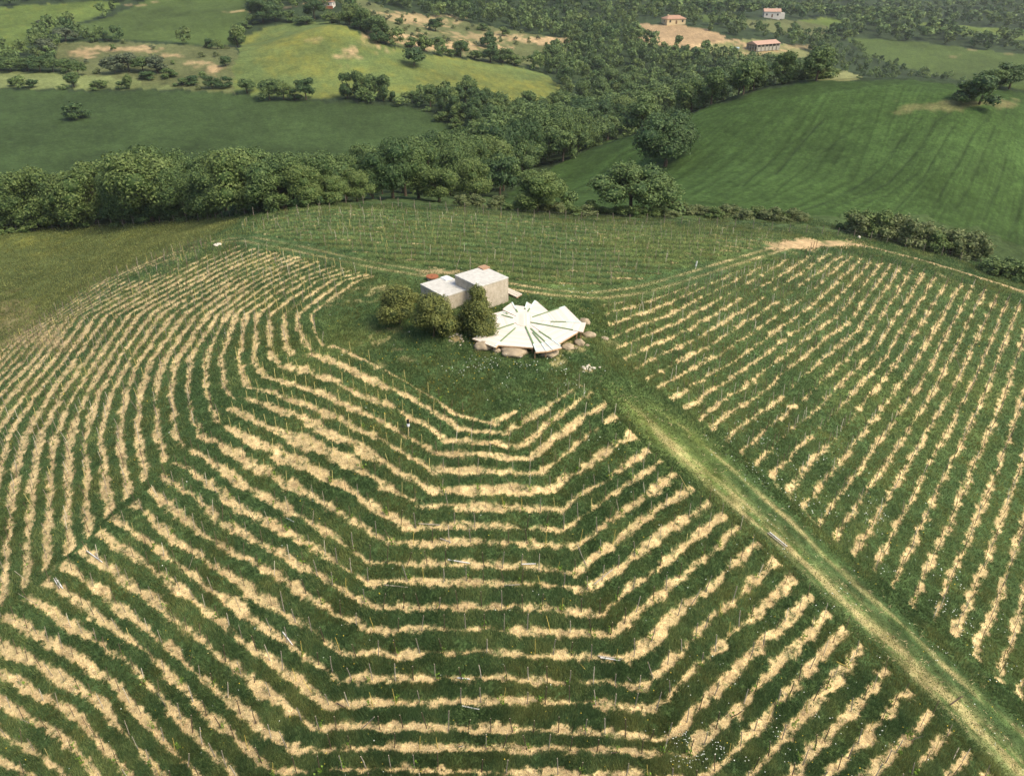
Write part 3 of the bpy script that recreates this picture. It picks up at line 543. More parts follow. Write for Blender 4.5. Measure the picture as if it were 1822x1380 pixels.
# flowers
x, y, q = sample_near(170000, 13, 150); m = inpoly(x, y, hillpoly); x, y = x[m], y[m]
z, g, d, ln, td, ins, bl, patch = near_fields(x, y); pu, pv = project(x, y, ground_z(x, y))
FS = [(880,655,70,25,.8),(1000,665,50,30,.9),(960,540,40,20,.5),(1000,520,50,12,.35),(812,600,20,16,.8),(1230,1330,50,50,.6),(1380,850,90,60,.5),(1480,900,120,80,.4),(1560,470,60,12,.4),(1700,500,90,14,.8),(1600,445,90,14,.6),(1640,430,60,12,.6),(1450,1060,160,60,.15),(1330,1290,100,80,.2),(1420,420,60,8,.5),(1360,395,60,6,.5),(1700,1100,120,90,.35),(900,740,60,14,.3),(1110,800,60,60,.12),(1500,1270,80,80,.15)]
w_ = np.zeros(len(x))
for fs in FS:
    x0, y0 = hit1(fs[0], fs[1]); x1, _ = hit1(fs[0]+fs[2], fs[1]); _, y1 = hit1(fs[0], fs[1]-fs[3]); w_ = np.maximum(w_, fs[4]*np.exp(-((x-x0)/(x1-x0))**2-((y-y0)/(abs(y1-y0)+.1))**2))
cl_ = np.clip((fbm(x, y, 1.6, 2, 81.)-.52)*8, 0, 1)
white = (q.random(len(x)) < w_*cl_*.75+.002) & (g > .5)
ye = (q.random(len(x)) < (.10*np.exp(-((x-hit1(800,640)[0])/9)**2-((y-hit1(800,640)[1])/9)**2)+.006)) & (g > .5)
def flowers(sel, colr, size, name, label):
    xs, ys = x[sel], y[sel]; k = len(xs); sz = size*(1+np.clip(np.hypot(xs, ys)-40, 0, 100)/70)*q.uniform(.6, 1.2, k)
    a = q.uniform(0, 6.28, k); zz = ground_z(xs, ys)+q.uniform(.28, .48, k); v = np.empty((k, 2, 3, 3), np.float32)
    for i in range(4): pass
    P4 = [np.stack([xs+np.cos(a+i*math.pi/2)*sz, ys+np.sin(a+i*math.pi/2)*sz, zz+q.uniform(-.3, .3, k)*sz], -1) for i in range(4)]
    v[:, 0, 0], v[:, 0, 1], v[:, 0, 2] = P4[0], P4[1], P4[2]; v[:, 1, 0], v[:, 1, 1], v[:, 1, 2] = P4[0], P4[2], P4[3]
    stuff(name, v.reshape(-1, 3), np.tile(np.array(colr), (k*6, 1)), petal_m, label, 'flowers')
flowers(white, (.74,.78,.70), .038, 'white_wildflowers', 'small white wildflowers scattered through the grass')
flowers(ye, (.62,.46,.05), .04, 'yellow_wildflowers', 'small yellow wildflowers in the hilltop meadow')

# ------------------------------------------------------------------ tagging helpers
def tag(o, label, cat, group=None):
    o['label'] = label; o['category'] = cat
    if group: o['group'] = group
    return o
def simple_mat(name, colr, rough=.8, spec=.25, ns=None, lo=.7, hi=1.3, bs=None, stretch=None, metal=0.0):
    m, t, b = mat(name, rough, spec); b.inputs['Metallic'].default_value = metal
    tc = t.nodes.new('ShaderNodeTexCoord'); nf = noise_tex(t, ns or 8, 4, .65, vec=tc.outputs['Object'], stretch=stretch)
    k = ramp(t, nf, [(.28, (lo,)*3), (.72, (hi,)*3)]); rgb = t.nodes.new('ShaderNodeRGB'); rgb.outputs[0].default_value = (*colr, 1)
    t.links.new(mixc(t, 1.0, rgb.outputs[0], k, 'MULTIPLY'), b.inputs['Base Color'])
    if bs: bump(t, b, nf, .5, bs)
    return m
def bm_obj(name, bm, mats, parent=None, smooth=False):
    me = bpy.data.meshes.new(name); bm.normal_update(); bm.to_mesh(me); bm.free()
    for m in (mats if isinstance(mats, (list, tuple)) else [mats]): me.materials.append(m)
    if smooth: me.polygons.foreach_set('use_smooth', np.ones(len(me.polygons), bool))
    return link(bpy.data.objects.new(name, me), parent)
def tube(bm, p0, p1, r0, r1, n=6, cap=1):
    p0, p1 = Vector(p0), Vector(p1); ax = (p1-p0).normalized(); s = ax.orthogonal().normalized(); t_ = ax.cross(s)
    A = [bm.verts.new(p0+(s*math.cos(6.2832*i/n)+t_*math.sin(6.2832*i/n))*r0) for i in range(n)]; B = [bm.verts.new(p1+(s*math.cos(6.2832*i/n)+t_*math.sin(6.2832*i/n))*r1) for i in range(n)]
    for i in range(n): bm.faces.new((A[i], A[(i+1) % n], B[(i+1) % n], B[i]))
    f = bm.faces.new(B); f.material_index = cap; bm.faces.new(A[::-1]); return A, B
def box(bm, c, s, rot=None, mi=0):
    r_ = bmesh.ops.create_cube(bm, size=1); vs = r_['verts']; M_ = Matrix.Translation(Vector(c)) @ (rot or Matrix()) @ Matrix.Diagonal((*s, 1))
    bmesh.ops.transform(bm, matrix=M_, verts=vs)
    for f in {f for v_ in vs for f in v_.link_faces}: f.material_index = mi
    return vs

# ------------------------------------------------------------------ vine stakes and young vines
cut_m = simple_mat('cut_wood', (.62,.52,.38)); SM = {}
for k, c_ in dict(brown=(.085,.060,.042), grey=(.26,.225,.185), pale=(.42,.37,.30), yellow=(.55,.43,.11), white=(.72,.72,.70)).items(): SM[k] = simple_mat('stake_'+k, c_, .75, .3, 6, .7, 1.3, stretch=(4, 4, .6, 0))
SMesh = {}
for k in ('brown', 'grey', 'pale', 'yellow'):
    for j in range(3):
        bm = bmesh.new(); r0 = .021 if k == 'yellow' else .031; h_ = (1.45, 1.6, 1.7)[j]*(.9 if k == 'yellow' else 1); bend = Vector((.02*(j-1), .025*(1-j), 0))
        a = Vector((0, 0, -.15)); mid = Vector((0, 0, h_*.5))+bend; A_, B_ = tube(bm, a, mid, r0*1.15, r0, 7); top = Vector((bend.y, -bend.x, h_))
        tube(bm, mid, top, r0, r0*.85, 7)
        me = bpy.data.meshes.new('vine_stake'); bm.normal_update(); bm.to_mesh(me); bm.free(); me.materials.append(SM[k]); me.materials.append(cut_m if k != 'yellow' else SM['yellow']); SMesh[k, j] = me, h_
def walk(PWm, rows, zid, step, keepk):
    out = []
    for i, k in enumerate(rows):
        if abs(k-round(k)) > 1e-6 or not keepk(k): continue
        P = PWm[:, i]; off = random.uniform(0, step); acc = 0
        for j in range(len(P)-1):
            L = np.hypot(*(P[j+1]-P[j]))
            if L > 120: continue
            while off < acc+L:
                s = (off-acc)/max(L, 1e-6); p_ = P[j]*(1-s)+P[j+1]*s
                if random.random() > .07: out.append((p_[0]+random.gauss(0, .06), p_[1]+random.gauss(0, .06), zid))
                off += step*random.uniform(.85, 1.15)
            acc += L
    return out
cand = walk(PF, KA, 1, 1.55, lambda k: True)+walk(PW, KS, 1, 1.55, lambda k: True)+walk(RW, RM, 2, 1.45, lambda k: True)+walk(BW, BN, 3, 2.0, lambda k: True)
cand = np.array(cand); sx, sy = cand[:, 0], cand[:, 1]
szn = np.where((sx > GX0) & (sx < GX1-G) & (sy > GY0) & (sy < GY1-G), ZG[cell(sx, sy)], -1)
cand = cand[szn == cand[:, 2]]; sx, sy = cand[:, 0], cand[:, 1]; sz = ground_z(sx, sy); su, sv = project(sx, sy, sz+.7)
vis = (su > -40) & (su < 1862) & (sv > 300) & (sv < 1400); cand, sx, sy, sz, su, sv = cand[vis], sx[vis], sy[vis], sz[vis], su[vis], sv[vis]
sdist = np.sqrt(sx**2+sy**2+(CAM_H-sz)**2); order = np.argsort(sdist); print('stakes', len(order))
def stake_kind(i):
    u, v, z_ = su[i], sv[i], cand[i, 2]; r_ = random.random()
    if z_ == 2: return 'brown' if r_ < .62 else 'grey' if r_ < .85 else 'pale'
    if z_ == 3: return 'grey' if r_ < .55 else 'brown' if r_ < .85 else 'pale' if r_ < .92 else 'yellow'
    inner = (400 < u < 780 and 600 < v < 880 and v < 880-(u-400)*.1) or (v < 560 and u > 440 and r_ < .5)
    if inner: return 'yellow' if r_ < .88 else 'brown'
    if v < 700 and u < 420: return 'yellow' if r_ < .2 else 'brown' if r_ < .75 else 'grey'
    return 'yellow' if r_ < .09 else 'brown' if r_ < .52 else 'grey' if r_ < .88 else 'pale'
kinds = [stake_kind(i) for i in range(len(sx))]
NAMEK = dict(brown='dark weathered', grey='grey weathered', pale='pale grey', yellow='yellow cane')
def region_s(i):
    u, v = su[i], sv[i]
    if cand[i, 2] == 2: return 'in the straw rows right of the grass lane'
    if u < 500: return 'in the straw rows at the lower left corner'
    if u < 900: return 'in the straw rows at the bottom left of centre'
    if u < 1250: return 'in the straw rows at the bottom right of centre'
    return 'in the straw rows beside the grass lane at lower right'
ind = order[:300]; rest = order[300:]
tilts = [(random.gauss(0, .07), random.gauss(0, .07)) if random.random() > .06 else (random.gauss(0, .3), random.gauss(0, .3)) for _ in range(len(sx))]
for i in ind:
    k = kinds[i]; me, h_ = SMesh[k, random.randrange(3)]; o = link(bpy.data.objects.new('vine_stake', me)); o.location = (sx[i], sy[i], sz[i]+.03)
    o.rotation_euler = (tilts[i][0], tilts[i][1], random.uniform(0, 6.28)); s_ = random.uniform(.88, 1.08); o.scale = (1, 1, s_)
    ln_ = math.hypot(*tilts[i]); w = 'leaning ' if ln_ > .2 else ''
    lb = w+NAMEK[k]+' vine stake '+region_s(i); tag(o, lb, 'stake', lb.replace('stake', 'stakes'))
def far_sticks(idx, name, label):
    Vv, Ff, Cc = [], [], []
    pal = dict(brown=(.10,.072,.05), grey=(.25,.21,.17), pale=(.42,.38,.31), yellow=(.42,.36,.14))
    for i in idx:
        r_ = .020+.00010*sdist[i]; h_ = 1.55*random.uniform(.88, 1.08)*(.9 if kinds[i] == 'yellow' else 1); tx_, ty_ = tilts[i][1]*h_, -tilts[i][0]*h_; b0 = len(Vv)*1
        base_ = [(r_, 0), (-r_*.5, r_*.87), (-r_*.5, -r_*.87)]
        for a, b_ in base_: Vv.append((sx[i]+a, sy[i]+b_, sz[i]-.1))
        for a, b_ in base_: Vv.append((sx[i]+a*.8+tx_, sy[i]+b_*.8+ty_, sz[i]+h_))
        for p_, q_ in ((0, 1), (1, 2), (2, 0)): Ff += [(b0+p_, b0+q_, b0+3+q_), (b0+p_, b0+3+q_, b0+3+p_)]
        Ff.append((b0+3, b0+4, b0+5)); c_ = np.array(pal[kinds[i]])*random.uniform(.75, 1.25); Cc += [c_]*6
    me = mesh_from(name, np.array(Vv), np.array(Ff), 3); set_col(me, np.array(Cc)); me.materials.append(attr_mat('stake_wood', .8, .2)); o = link(bpy.data.objects.new(name, me)); o['kind'] = 'stuff'; tag(o, label, 'stakes')
far_sticks(rest, 'distant_vine_stakes', 'many thin vine stakes across the upper and farther rows of the hill')
# young vines at the foot of stakes
vine_m = attr_mat('vine_leaf', .5, .3, .3); VM = []
for s_ in range(5):
    q = np.random.default_rng(50+s_); k = 26; P_ = np.stack([q.normal(0, .10, k), q.normal(0, .10, k), q.uniform(.06, .62, k)], -1); v = []
    for p_ in P_:
        a = q.normal(0, 1, 3); a /= np.linalg.norm(a); b_ = np.cross(a, q.normal(0, 1, 3)); b_ /= np.linalg.norm(b_); sz_ = q.uniform(.05, .09)
        v += [p_-a*sz_, p_+b_*sz_*.8, p_+a*sz_, p_-a*sz_, p_+a*sz_, p_-b_*sz_*.8]
    v = np.array(v); cl = np.repeat(np.array((.16,.27,.035))*q.uniform(.6, 1.3, (k, 1)), 6, 0); me = mesh_from('young_vine', v, np.arange(len(v)).reshape(-1, 3), 3); set_col(me, cl); me.materials.append(vine_m); VM.append(me)
nv_ = 0; far_v = []
for i in order:
    pr = .30 if cand[i, 2] == 1 else .45
    if random.random() > pr: continue
    px_, py_ = sx[i]+random.gauss(0, .12), sy[i]+random.gauss(0, .12); s_ = random.uniform(.6, 1.15)
    if nv_ < 180:
        o = link(bpy.data.objects.new('young_vine', random.choice(VM))); o.location = (px_, py_, hz(px_, py_)+.05); o.rotation_euler = (0, 0, random.uniform(0, 6.28)); o.scale = (s_, s_, s_)
        lb = 'bright green young vine by a stake '+region_s(i).replace('in the straw rows ', ''); tag(o, lb, 'vine', lb.replace('young vine', 'young vines')); nv_ += 1
    else: far_v.append((px_, py_, s_))
fv = np.array(far_v); q = np.random.default_rng(99); k = 7; n_ = len(fv); P_ = np.repeat(np.stack([fv[:, 0], fv[:, 1], ground_z(fv[:, 0], fv[:, 1])], -1), k, 0)+np.stack([q.normal(0, .1, n_*k), q.normal(0, .1, n_*k), q.uniform(.12, .5, n_*k)], -1)
v = (P_[:, None]+q.normal(0, .075, (n_*k, 3, 3))).reshape(-1, 3); stuff('distant_young_vines', v, np.repeat(np.array((.15,.24,.04))*q.uniform(.6, 1.3, (n_*k, 1)), 3, 0), vine_m, 'small green young vines along the upper and farther rows', 'vines')

# ------------------------------------------------------------------ trees
leafm = {}
def leaf_material(key):
    if key not in leafm: leafm[key] = attr_mat('foliage_'+key, .55, .2, .2)
    return leafm[key]
bark_m = simple_mat('bark', (.10,.078,.055), .9, .1, 5, .6, 1.4)
PAL = dict(oak=((.056,.106,.036), (.172,.242,.080)), dark=((.038,.082,.031), (.105,.165,.057)), fresh=((.068,.120,.034), (.195,.255,.082)), dry=((.085,.122,.042), (.215,.245,.105)), holm=((.072,.100,.032), (.28,.30,.09)), blue=((.075,.105,.060), (.15,.18,.10)))
def crown_mesh(seed, ncard, nl, cs, pal, shape='round', thick=True):
    q = np.random.default_rng(seed)
    cz_ = q.uniform(.0, 1, nl); th = q.uniform(0, 6.283, nl)
    if shape == 'round': zc = .30+.52*cz_; rad = .345*np.sqrt(np.clip(1-((zc-.50)/.48)**2, .05, 1)); lr = q.uniform(.11, .225, nl)
    elif shape == 'tall': zc = .20+.66*cz_; rad = .24*np.sqrt(np.clip(1-((zc-.48)/.56)**2, .05, 1)); lr = q.uniform(.13, .19, nl)
    elif shape == 'wide': zc = .30+.44*cz_; rad = .40*np.sqrt(np.clip(1-((zc-.42)/.50)**2, .05, 1)); lr = q.uniform(.13, .22, nl)
    elif shape == 'cone': cz_ = cz_**1.3; zc = .14+.72*cz_; rad = .38*(1-cz_*.92)+.02; lr = .20-.09*cz_*q.uniform(.8, 1, nl)
    elif shape == 'bush': zc = .12+.60*cz_; rad = .34*np.sqrt(np.clip(1-((zc-.20)/.75)**2, .05, 1)); lr = q.uniform(.15, .25, nl)
    rad = rad*np.sqrt(q.uniform(.25, 1.0, nl))*(1+.22*np.cos(th*2+seed)); zc = zc+.05*np.cos(th+seed*2)
    LC = np.stack([np.cos(th)*rad, np.sin(th)*rad, np.minimum(zc, 1-lr*.85)], -1); LC[0] = (q.normal(0,.03), q.normal(0,.03), .78 if shape != 'bush' else .68); sq = q.uniform(.75, 1.0, nl)
    li = q.integers(0, nl, ncard*2); dr = q.normal(0, 1, (ncard*2, 3)); dr[:, 2] += .25; dr /= np.linalg.norm(dr, axis=1)[:, None]
    lump = 1+.42*(fbm(dr[:, 0]*3+li*7, dr[:, 1]*3+dr[:, 2]*4, 1, 2, seed*1.)-.5)*2
    r_ = lr[li]*lump*q.uniform(.60, 1.14, ncard*2)**.6
    P_ = LC[li]+dr*r_[:, None]*np.stack([np.ones(ncard*2), np.ones(ncard*2), sq[li]], -1)
    inside = np.zeros(ncard*2, bool)
    for k in range(nl): inside |= (np.linalg.norm(P_-LC[k], axis=1) < lr[k]*.68) & (li != k)
    ok = np.where(~inside & (P_[:, 2] > .06))[0][:ncard]; P_ = P_[ok]; dr = dr[ok]; li = li[ok]; n_ = len(ok)
    nrm = dr+q.normal(0, .52, (n_, 3)); nrm[:, 2] += .2; nrm /= np.linalg.norm(nrm, axis=1)[:, None]
    a = np.cross(nrm, q.normal(0, 1, (n_, 3))); a /= np.linalg.norm(a, axis=1)[:, None]; b_ = np.cross(nrm, a); s_ = cs*q.uniform(.6, 1.35, (n_, 1))
    droop = nrm*s_*q.uniform(-.5, .2, (n_, 1))
    V = np.stack([P_-a*s_-b_*s_*.25, P_-b_*s_*.7+droop, P_+a*s_+b_*s_*.2, P_+b_*s_*.75+droop], 1).reshape(-1, 3)
    Fc = np.arange(n_*4).reshape(-1, 4)
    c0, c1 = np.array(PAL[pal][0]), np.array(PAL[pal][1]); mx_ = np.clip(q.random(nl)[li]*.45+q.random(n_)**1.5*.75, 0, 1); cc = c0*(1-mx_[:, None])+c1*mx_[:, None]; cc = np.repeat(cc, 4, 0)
    if thick:      # inner mass, darkest leaf colour, added to block light so crowns darken inside
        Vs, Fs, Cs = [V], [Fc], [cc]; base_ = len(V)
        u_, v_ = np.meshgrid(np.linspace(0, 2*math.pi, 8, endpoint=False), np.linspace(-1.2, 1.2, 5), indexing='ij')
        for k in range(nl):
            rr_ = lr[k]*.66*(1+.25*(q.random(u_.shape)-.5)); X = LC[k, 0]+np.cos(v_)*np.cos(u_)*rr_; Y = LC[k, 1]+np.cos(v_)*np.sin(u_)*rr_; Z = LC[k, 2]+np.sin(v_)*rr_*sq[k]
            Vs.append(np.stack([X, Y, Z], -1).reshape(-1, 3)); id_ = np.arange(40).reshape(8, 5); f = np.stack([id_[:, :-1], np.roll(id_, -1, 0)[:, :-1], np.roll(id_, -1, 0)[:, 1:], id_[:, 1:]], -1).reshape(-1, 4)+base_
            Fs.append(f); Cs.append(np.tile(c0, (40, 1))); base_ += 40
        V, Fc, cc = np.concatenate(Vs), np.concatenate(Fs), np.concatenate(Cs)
    return V, Fc, cc
def trunk_mesh(seed, shape='round'):
    q = random.Random(seed); bm = bmesh.new(); r0 = .026
    top = Vector((q.uniform(-.03, .03), q.uniform(-.03, .03), .42 if shape != 'bush' else .2)); tube(bm, (0, 0, -.05), top*.5, r0*1.25, r0*.9, 7, 0); tube(bm, top*.5, top, r0*.9, r0*.7, 7, 0)
    for k in range(5):
        a = q.uniform(0, 6.28)+k*1.3; l = q.uniform(.22, .34); e_ = top+Vector((math.cos(a)*l*.75, math.sin(a)*l*.75, l*q.uniform(.5, .9))); s0 = top*q.uniform(.55, 1)
        m_ = (s0+e_)/2+Vector((0, 0, -.02)); tube(bm, s0, m_, r0*.5, r0*.36, 5, 0); tube(bm, m_, e_, r0*.36, r0*.12, 5, 0)
    me = bpy.data.meshes.new('trunk'); bm.normal_update(); bm.to_mesh(me); bm.free(); me.materials.append(bark_m); return me
CM, TM = {}, {}
def variants(key, n_, *a, **k):
    CM[key] = []
    for i in range(n_):
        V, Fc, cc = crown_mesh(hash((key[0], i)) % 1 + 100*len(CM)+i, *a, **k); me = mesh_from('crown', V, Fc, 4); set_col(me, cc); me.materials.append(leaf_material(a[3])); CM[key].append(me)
for pal in ('oak', 'dark', 'fresh'):
    for sh in ('round', 'wide', 'tall'):
        variants((pal, sh, 'near'), 2, 9000, 30, .0165, pal, sh); variants((pal, sh, 'mid'), 3, 2400, 15, .029, pal, sh)
variants(('holm', 'bush', 'near'), 3, 10000, 30, .0165, 'holm', 'bush'); variants(('holm', 'cone', 'near'), 1, 9000, 34, .0165, 'holm', 'cone')
for pal in ('dry', 'oak', 'fresh', 'dark', 'blue'): variants((pal, 'bush', 'mid'), 3, 900, 10, .040, pal, 'bush')
variants(('blue', 'round', 'mid'), 2, 1300, 12, .036, 'blue', 'round')
for sh in ('round', 'wide', 'tall', 'bush', 'cone'): TM[sh] = [trunk_mesh(i+3, sh) for i in range(2)]
POS = []
def place_tree(x, y, h, w, pal, sh, lod, label, cat='tree', group=None, name=None, zoff=0.0, rz=None):
    z = hz(x, y)+zoff; nm = name or {'bush': 'shrub'}.get(sh, 'tree')
    root = bpy.data.objects.new(nm, None); root.empty_display_size = .5; link(root); root.location = (x, y, z); root.rotation_euler = (0, 0, random.uniform(0, 6.28) if rz is None else rz)
    root.scale = (w/.96, w/.96, h); tag(root, label, cat, group)
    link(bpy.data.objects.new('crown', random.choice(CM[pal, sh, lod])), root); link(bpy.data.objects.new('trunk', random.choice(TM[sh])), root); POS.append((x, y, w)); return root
def px_size(x, y, hp, wp):
    z = hz(x, y); u0, v0 = project(x, y, z); u1, v1 = project(x, y, z+1); k = float(v0-v1); D = math.sqrt(x*x+y*y+(z-CAM_H)**2); return hp/k*.95, wp*D/F*1.0
def tree_px(u, vb, hp, wp, pal, sh, lod, label, push=0.0, **kw):
    x, y = hit1(u, vb); L = math.hypot(x, y); x += x/L*push; y += y/L*push; h, w = px_size(x, y, hp, wp)
    if push:                                            # stands behind a rise: keep the height of its top as seen
        z = hz(x, y); vt = vb-hp; hh = 1.0
        for _ in range(30):
            _, vv = project(x, y, z+hh)
            if vv <= vt: break
            hh *= 1.12
        h = hh
    return place_tree(x, y, h, w, pal, sh, lod, label, **kw)

# single trees one can point to
tree_px(1183, 297, 98, 112, 'dark', 'round', 'near', 'large dark oak standing alone on the green wheat slope')
tree_px(1122, 382, 96, 130, 'oak', 'wide', 'near', 'broad spreading green tree at the foot of the wheat slope, behind the fence'); tree_px(1178, 380, 74, 100, 'oak', 'bush', 'mid', 'low leafy green shrub joined to the right side of the broad spreading tree')
tree_px(955, 380, 82, 100, 'fresh', 'round', 'near', 'round yellow green tree at the rim, left of the broad spreading tree'); tree_px(1000, 380, 50, 50, 'oak', 'bush', 'mid', 'small dull green shrub between the yellow green tree and the broad spreading tree')
tree_px(1742, 186, 64, 62, 'dark', 'bush', 'mid', 'dark dense shrub on the bare mound in the wheat field'); tree_px(1718, 180, 44, 50, 'oak', 'bush', 'mid', 'smaller olive shrub left of the dark one on the bare mound')
tree_px(1792, 168, 52, 48, 'dark', 'round', 'mid', 'dark tree on the skyline of the wheat hill, right of the mound', push=10); tree_px(1765, 168, 46, 40, 'oak', 'round', 'mid', 'green tree on the skyline of the wheat hill, behind the mound', push=10)
tree_px(137, 212, 36, 40, 'dark', 'bush', 'mid', 'lone dark shrub in the dark green field at upper left'); tree_px(737, 117, 40, 42, 'dark', 'bush', 'mid', 'lone dark round shrub in the yellow green field')
tree_px(735, 181, 22, 18, 'oak', 'round', 'mid', 'tiny lone tree between two hedges at the edge of the yellow green field')
tree_px(712, 577, 80, 76, 'holm', 'bush', 'near', 'olive green evergreen oak, leftmost of the three by the concrete cabins', name='evergreen_oak')
tree_px(772, 600, 88, 78, 'holm', 'bush', 'near', 'olive green evergreen oak, middle one in front of the lower concrete cabin', name='evergreen_oak')
tree_px(852, 594, 96, 74, 'holm', 'cone', 'near', 'pointed evergreen oak, beside the white timber deck', name='evergreen_oak')
tree_px(812, 590, 34, 34, 'dry', 'bush', 'mid', 'small reddish dry shrub between two evergreen oaks', cat='shrub')
# belts: u, foot row, height, width, palette, shape, push
ORD = 'first second third fourth fifth sixth seventh eighth ninth tenth eleventh twelfth thirteenth fourteenth fifteenth sixteenth seventeenth'.split()
BELT = [(12,412,92,86,'oak','round'),(66,409,104,84,'fresh','round'),(118,405,96,78,'oak','tall'),(165,402,112,96,'fresh','round'),(222,400,98,74,'oak','tall'),(272,398,130,118,'fresh','round'),(332,394,92,76,'oak','round'),(386,389,92,84,'oak','tall'),(440,384,112,112,'fresh','round'),(498,376,98,92,'oak','round'),(548,370,76,70,'fresh','round'),(592,366,52,58,'fresh','round')]
BELT2 = [(40,406,84,90),(140,403,92,84),(245,400,104,90),(305,398,128,90),(355,394,104,84),(405,388,120,90),(470,380,110,96),(525,374,96,90),(575,369,92,86),(618,364,84,70),(-20,412,110,90)]
for k, (u, v, h, w, pal, sh) in enumerate(BELT): tree_px(u, v, h, w, pal, sh, 'near', ('light green' if pal == 'fresh' else 'mid green')+' tree, '+ORD[k]+' from the left in the front line of the left tree belt', push=3, group='trees of the belt left of the hill')
BELT2.sort()
for k, (u, v, h, w) in enumerate(BELT2): tree_px(u, v, h, w, 'oak', 'round', 'near', 'dense green tree, '+ORD[k]+' from the left in the back line of the left tree belt', push=15, group='back line of the left tree belt')
for u in range(0, 600, 22): tree_px(u+random.uniform(-6, 6), np.interp(u, [0,400,620], [413,388,364]), random.uniform(22, 42), random.uniform(30, 46), random.choice(['oak','dark','fresh']), 'bush', 'mid', 'low undergrowth shrub at the foot of the left tree belt', cat='shrub', group='undergrowth of the left tree belt', push=1.5)
CB = [(636,360,54,58,'fresh','round',2),(664,358,84,70,'dark','round',6),(700,358,104,92,'dark','round',8),(745,358,108,90,'oak','round',9),(782,360,62,74,'fresh','round',2),(800,352,112,88,'oak','round',16),(845,356,72,68,'fresh','round',8),(832,350,108,86,'oak','round',20),(868,346,106,84,'fresh','round',24),(722,352,100,90,'oak','round',22),(660,352,94,84,'oak','round',22),(770,350,106,90,'dark','round',30)]
CB.sort()
for k, (u, v, h, w, pal, sh, pu) in enumerate(CB): tree_px(u, v, h, w, pal, sh, 'near', dict(fresh='light green', dark='dark green', oak='mid green')[pal]+(' small' if h < 80 else ' tall')+' tree, '+ORD[k]+' from the left in the clump behind the vineyard fence', push=pu, group='tree clump behind the fence')
GS = [(900,318,98,86),(938,308,92,80),(972,290,92,84),(1010,272,82,80),(1046,256,76,84),(1080,248,70,66),(1106,240,66,60),(1140,228,58,66),(1176,214,58,62),(1212,202,54,56),(1248,190,52,56),(1282,178,50,56),(1316,166,50,52),(1350,156,48,56),(1390,148,42,60),(1424,144,34,56),(1456,142,30,56)]
for k, (u, v, h, w) in enumerate(GS):
    pal = random.choice(['oak', 'oak', 'dark', 'fresh']) if u < 1370 else 'fresh'; tree_px(u, v, h, w, pal, 'round', 'near' if k < 7 else 'mid', dict(fresh='light green', dark='dark green', oak='mid green')[pal]+' tree, '+ORD[k]+' from the left along the edge of the wheat slope', push=7, group='trees edging the wheat slope')
    tree_px(u-20, v-4, h+4, w, 'oak', 'round', 'mid', 'green tree, '+ORD[k]+' from the left in the second line behind the wheat slope', push=20, group='second line behind the wheat slope')
HG = [(p, np.interp(p, [1205,1300,1440], [382,388,396]), random.uniform(20, 30), 34, random.choice(['dry','dry','fresh'])) for p in range(1205, 1440, 17)] + [(p, np.interp(p, [1512,1600,1735], [414,434,462]), random.uniform(38, 58), 46, random.choice(['dry','dry','dry','fresh'])) for p in range(1512, 1740, 15)] \
   + [(p, np.interp(p, [820,1000,1200], [368,382,388]), random.uniform(16, 28), 32, random.choice(['dry','dry','fresh'])) for p in range(820, 1200, 17)] + [(p, np.interp(p, [1760,1830], [486,505]), random.uniform(28, 44), 44, random.choice(['oak','fresh','fresh'])) for p in range(1760, 1860, 17)]
for u, v, h, w, pal in HG:
    wh = 'the wheat slope' if u < 1480 else 'the far right corner of the vineyard'
    tree_px(u+random.uniform(-5, 5), v+random.uniform(-3, 3), h, w, pal, 'bush', 'mid', dict(dry='dry brownish', blue='grey green', fresh='yellow green', oak='dark green')[pal]+' shrub in the overgrown hedge along '+wh, cat='shrub', group='shrubs of the hedge along '+wh)
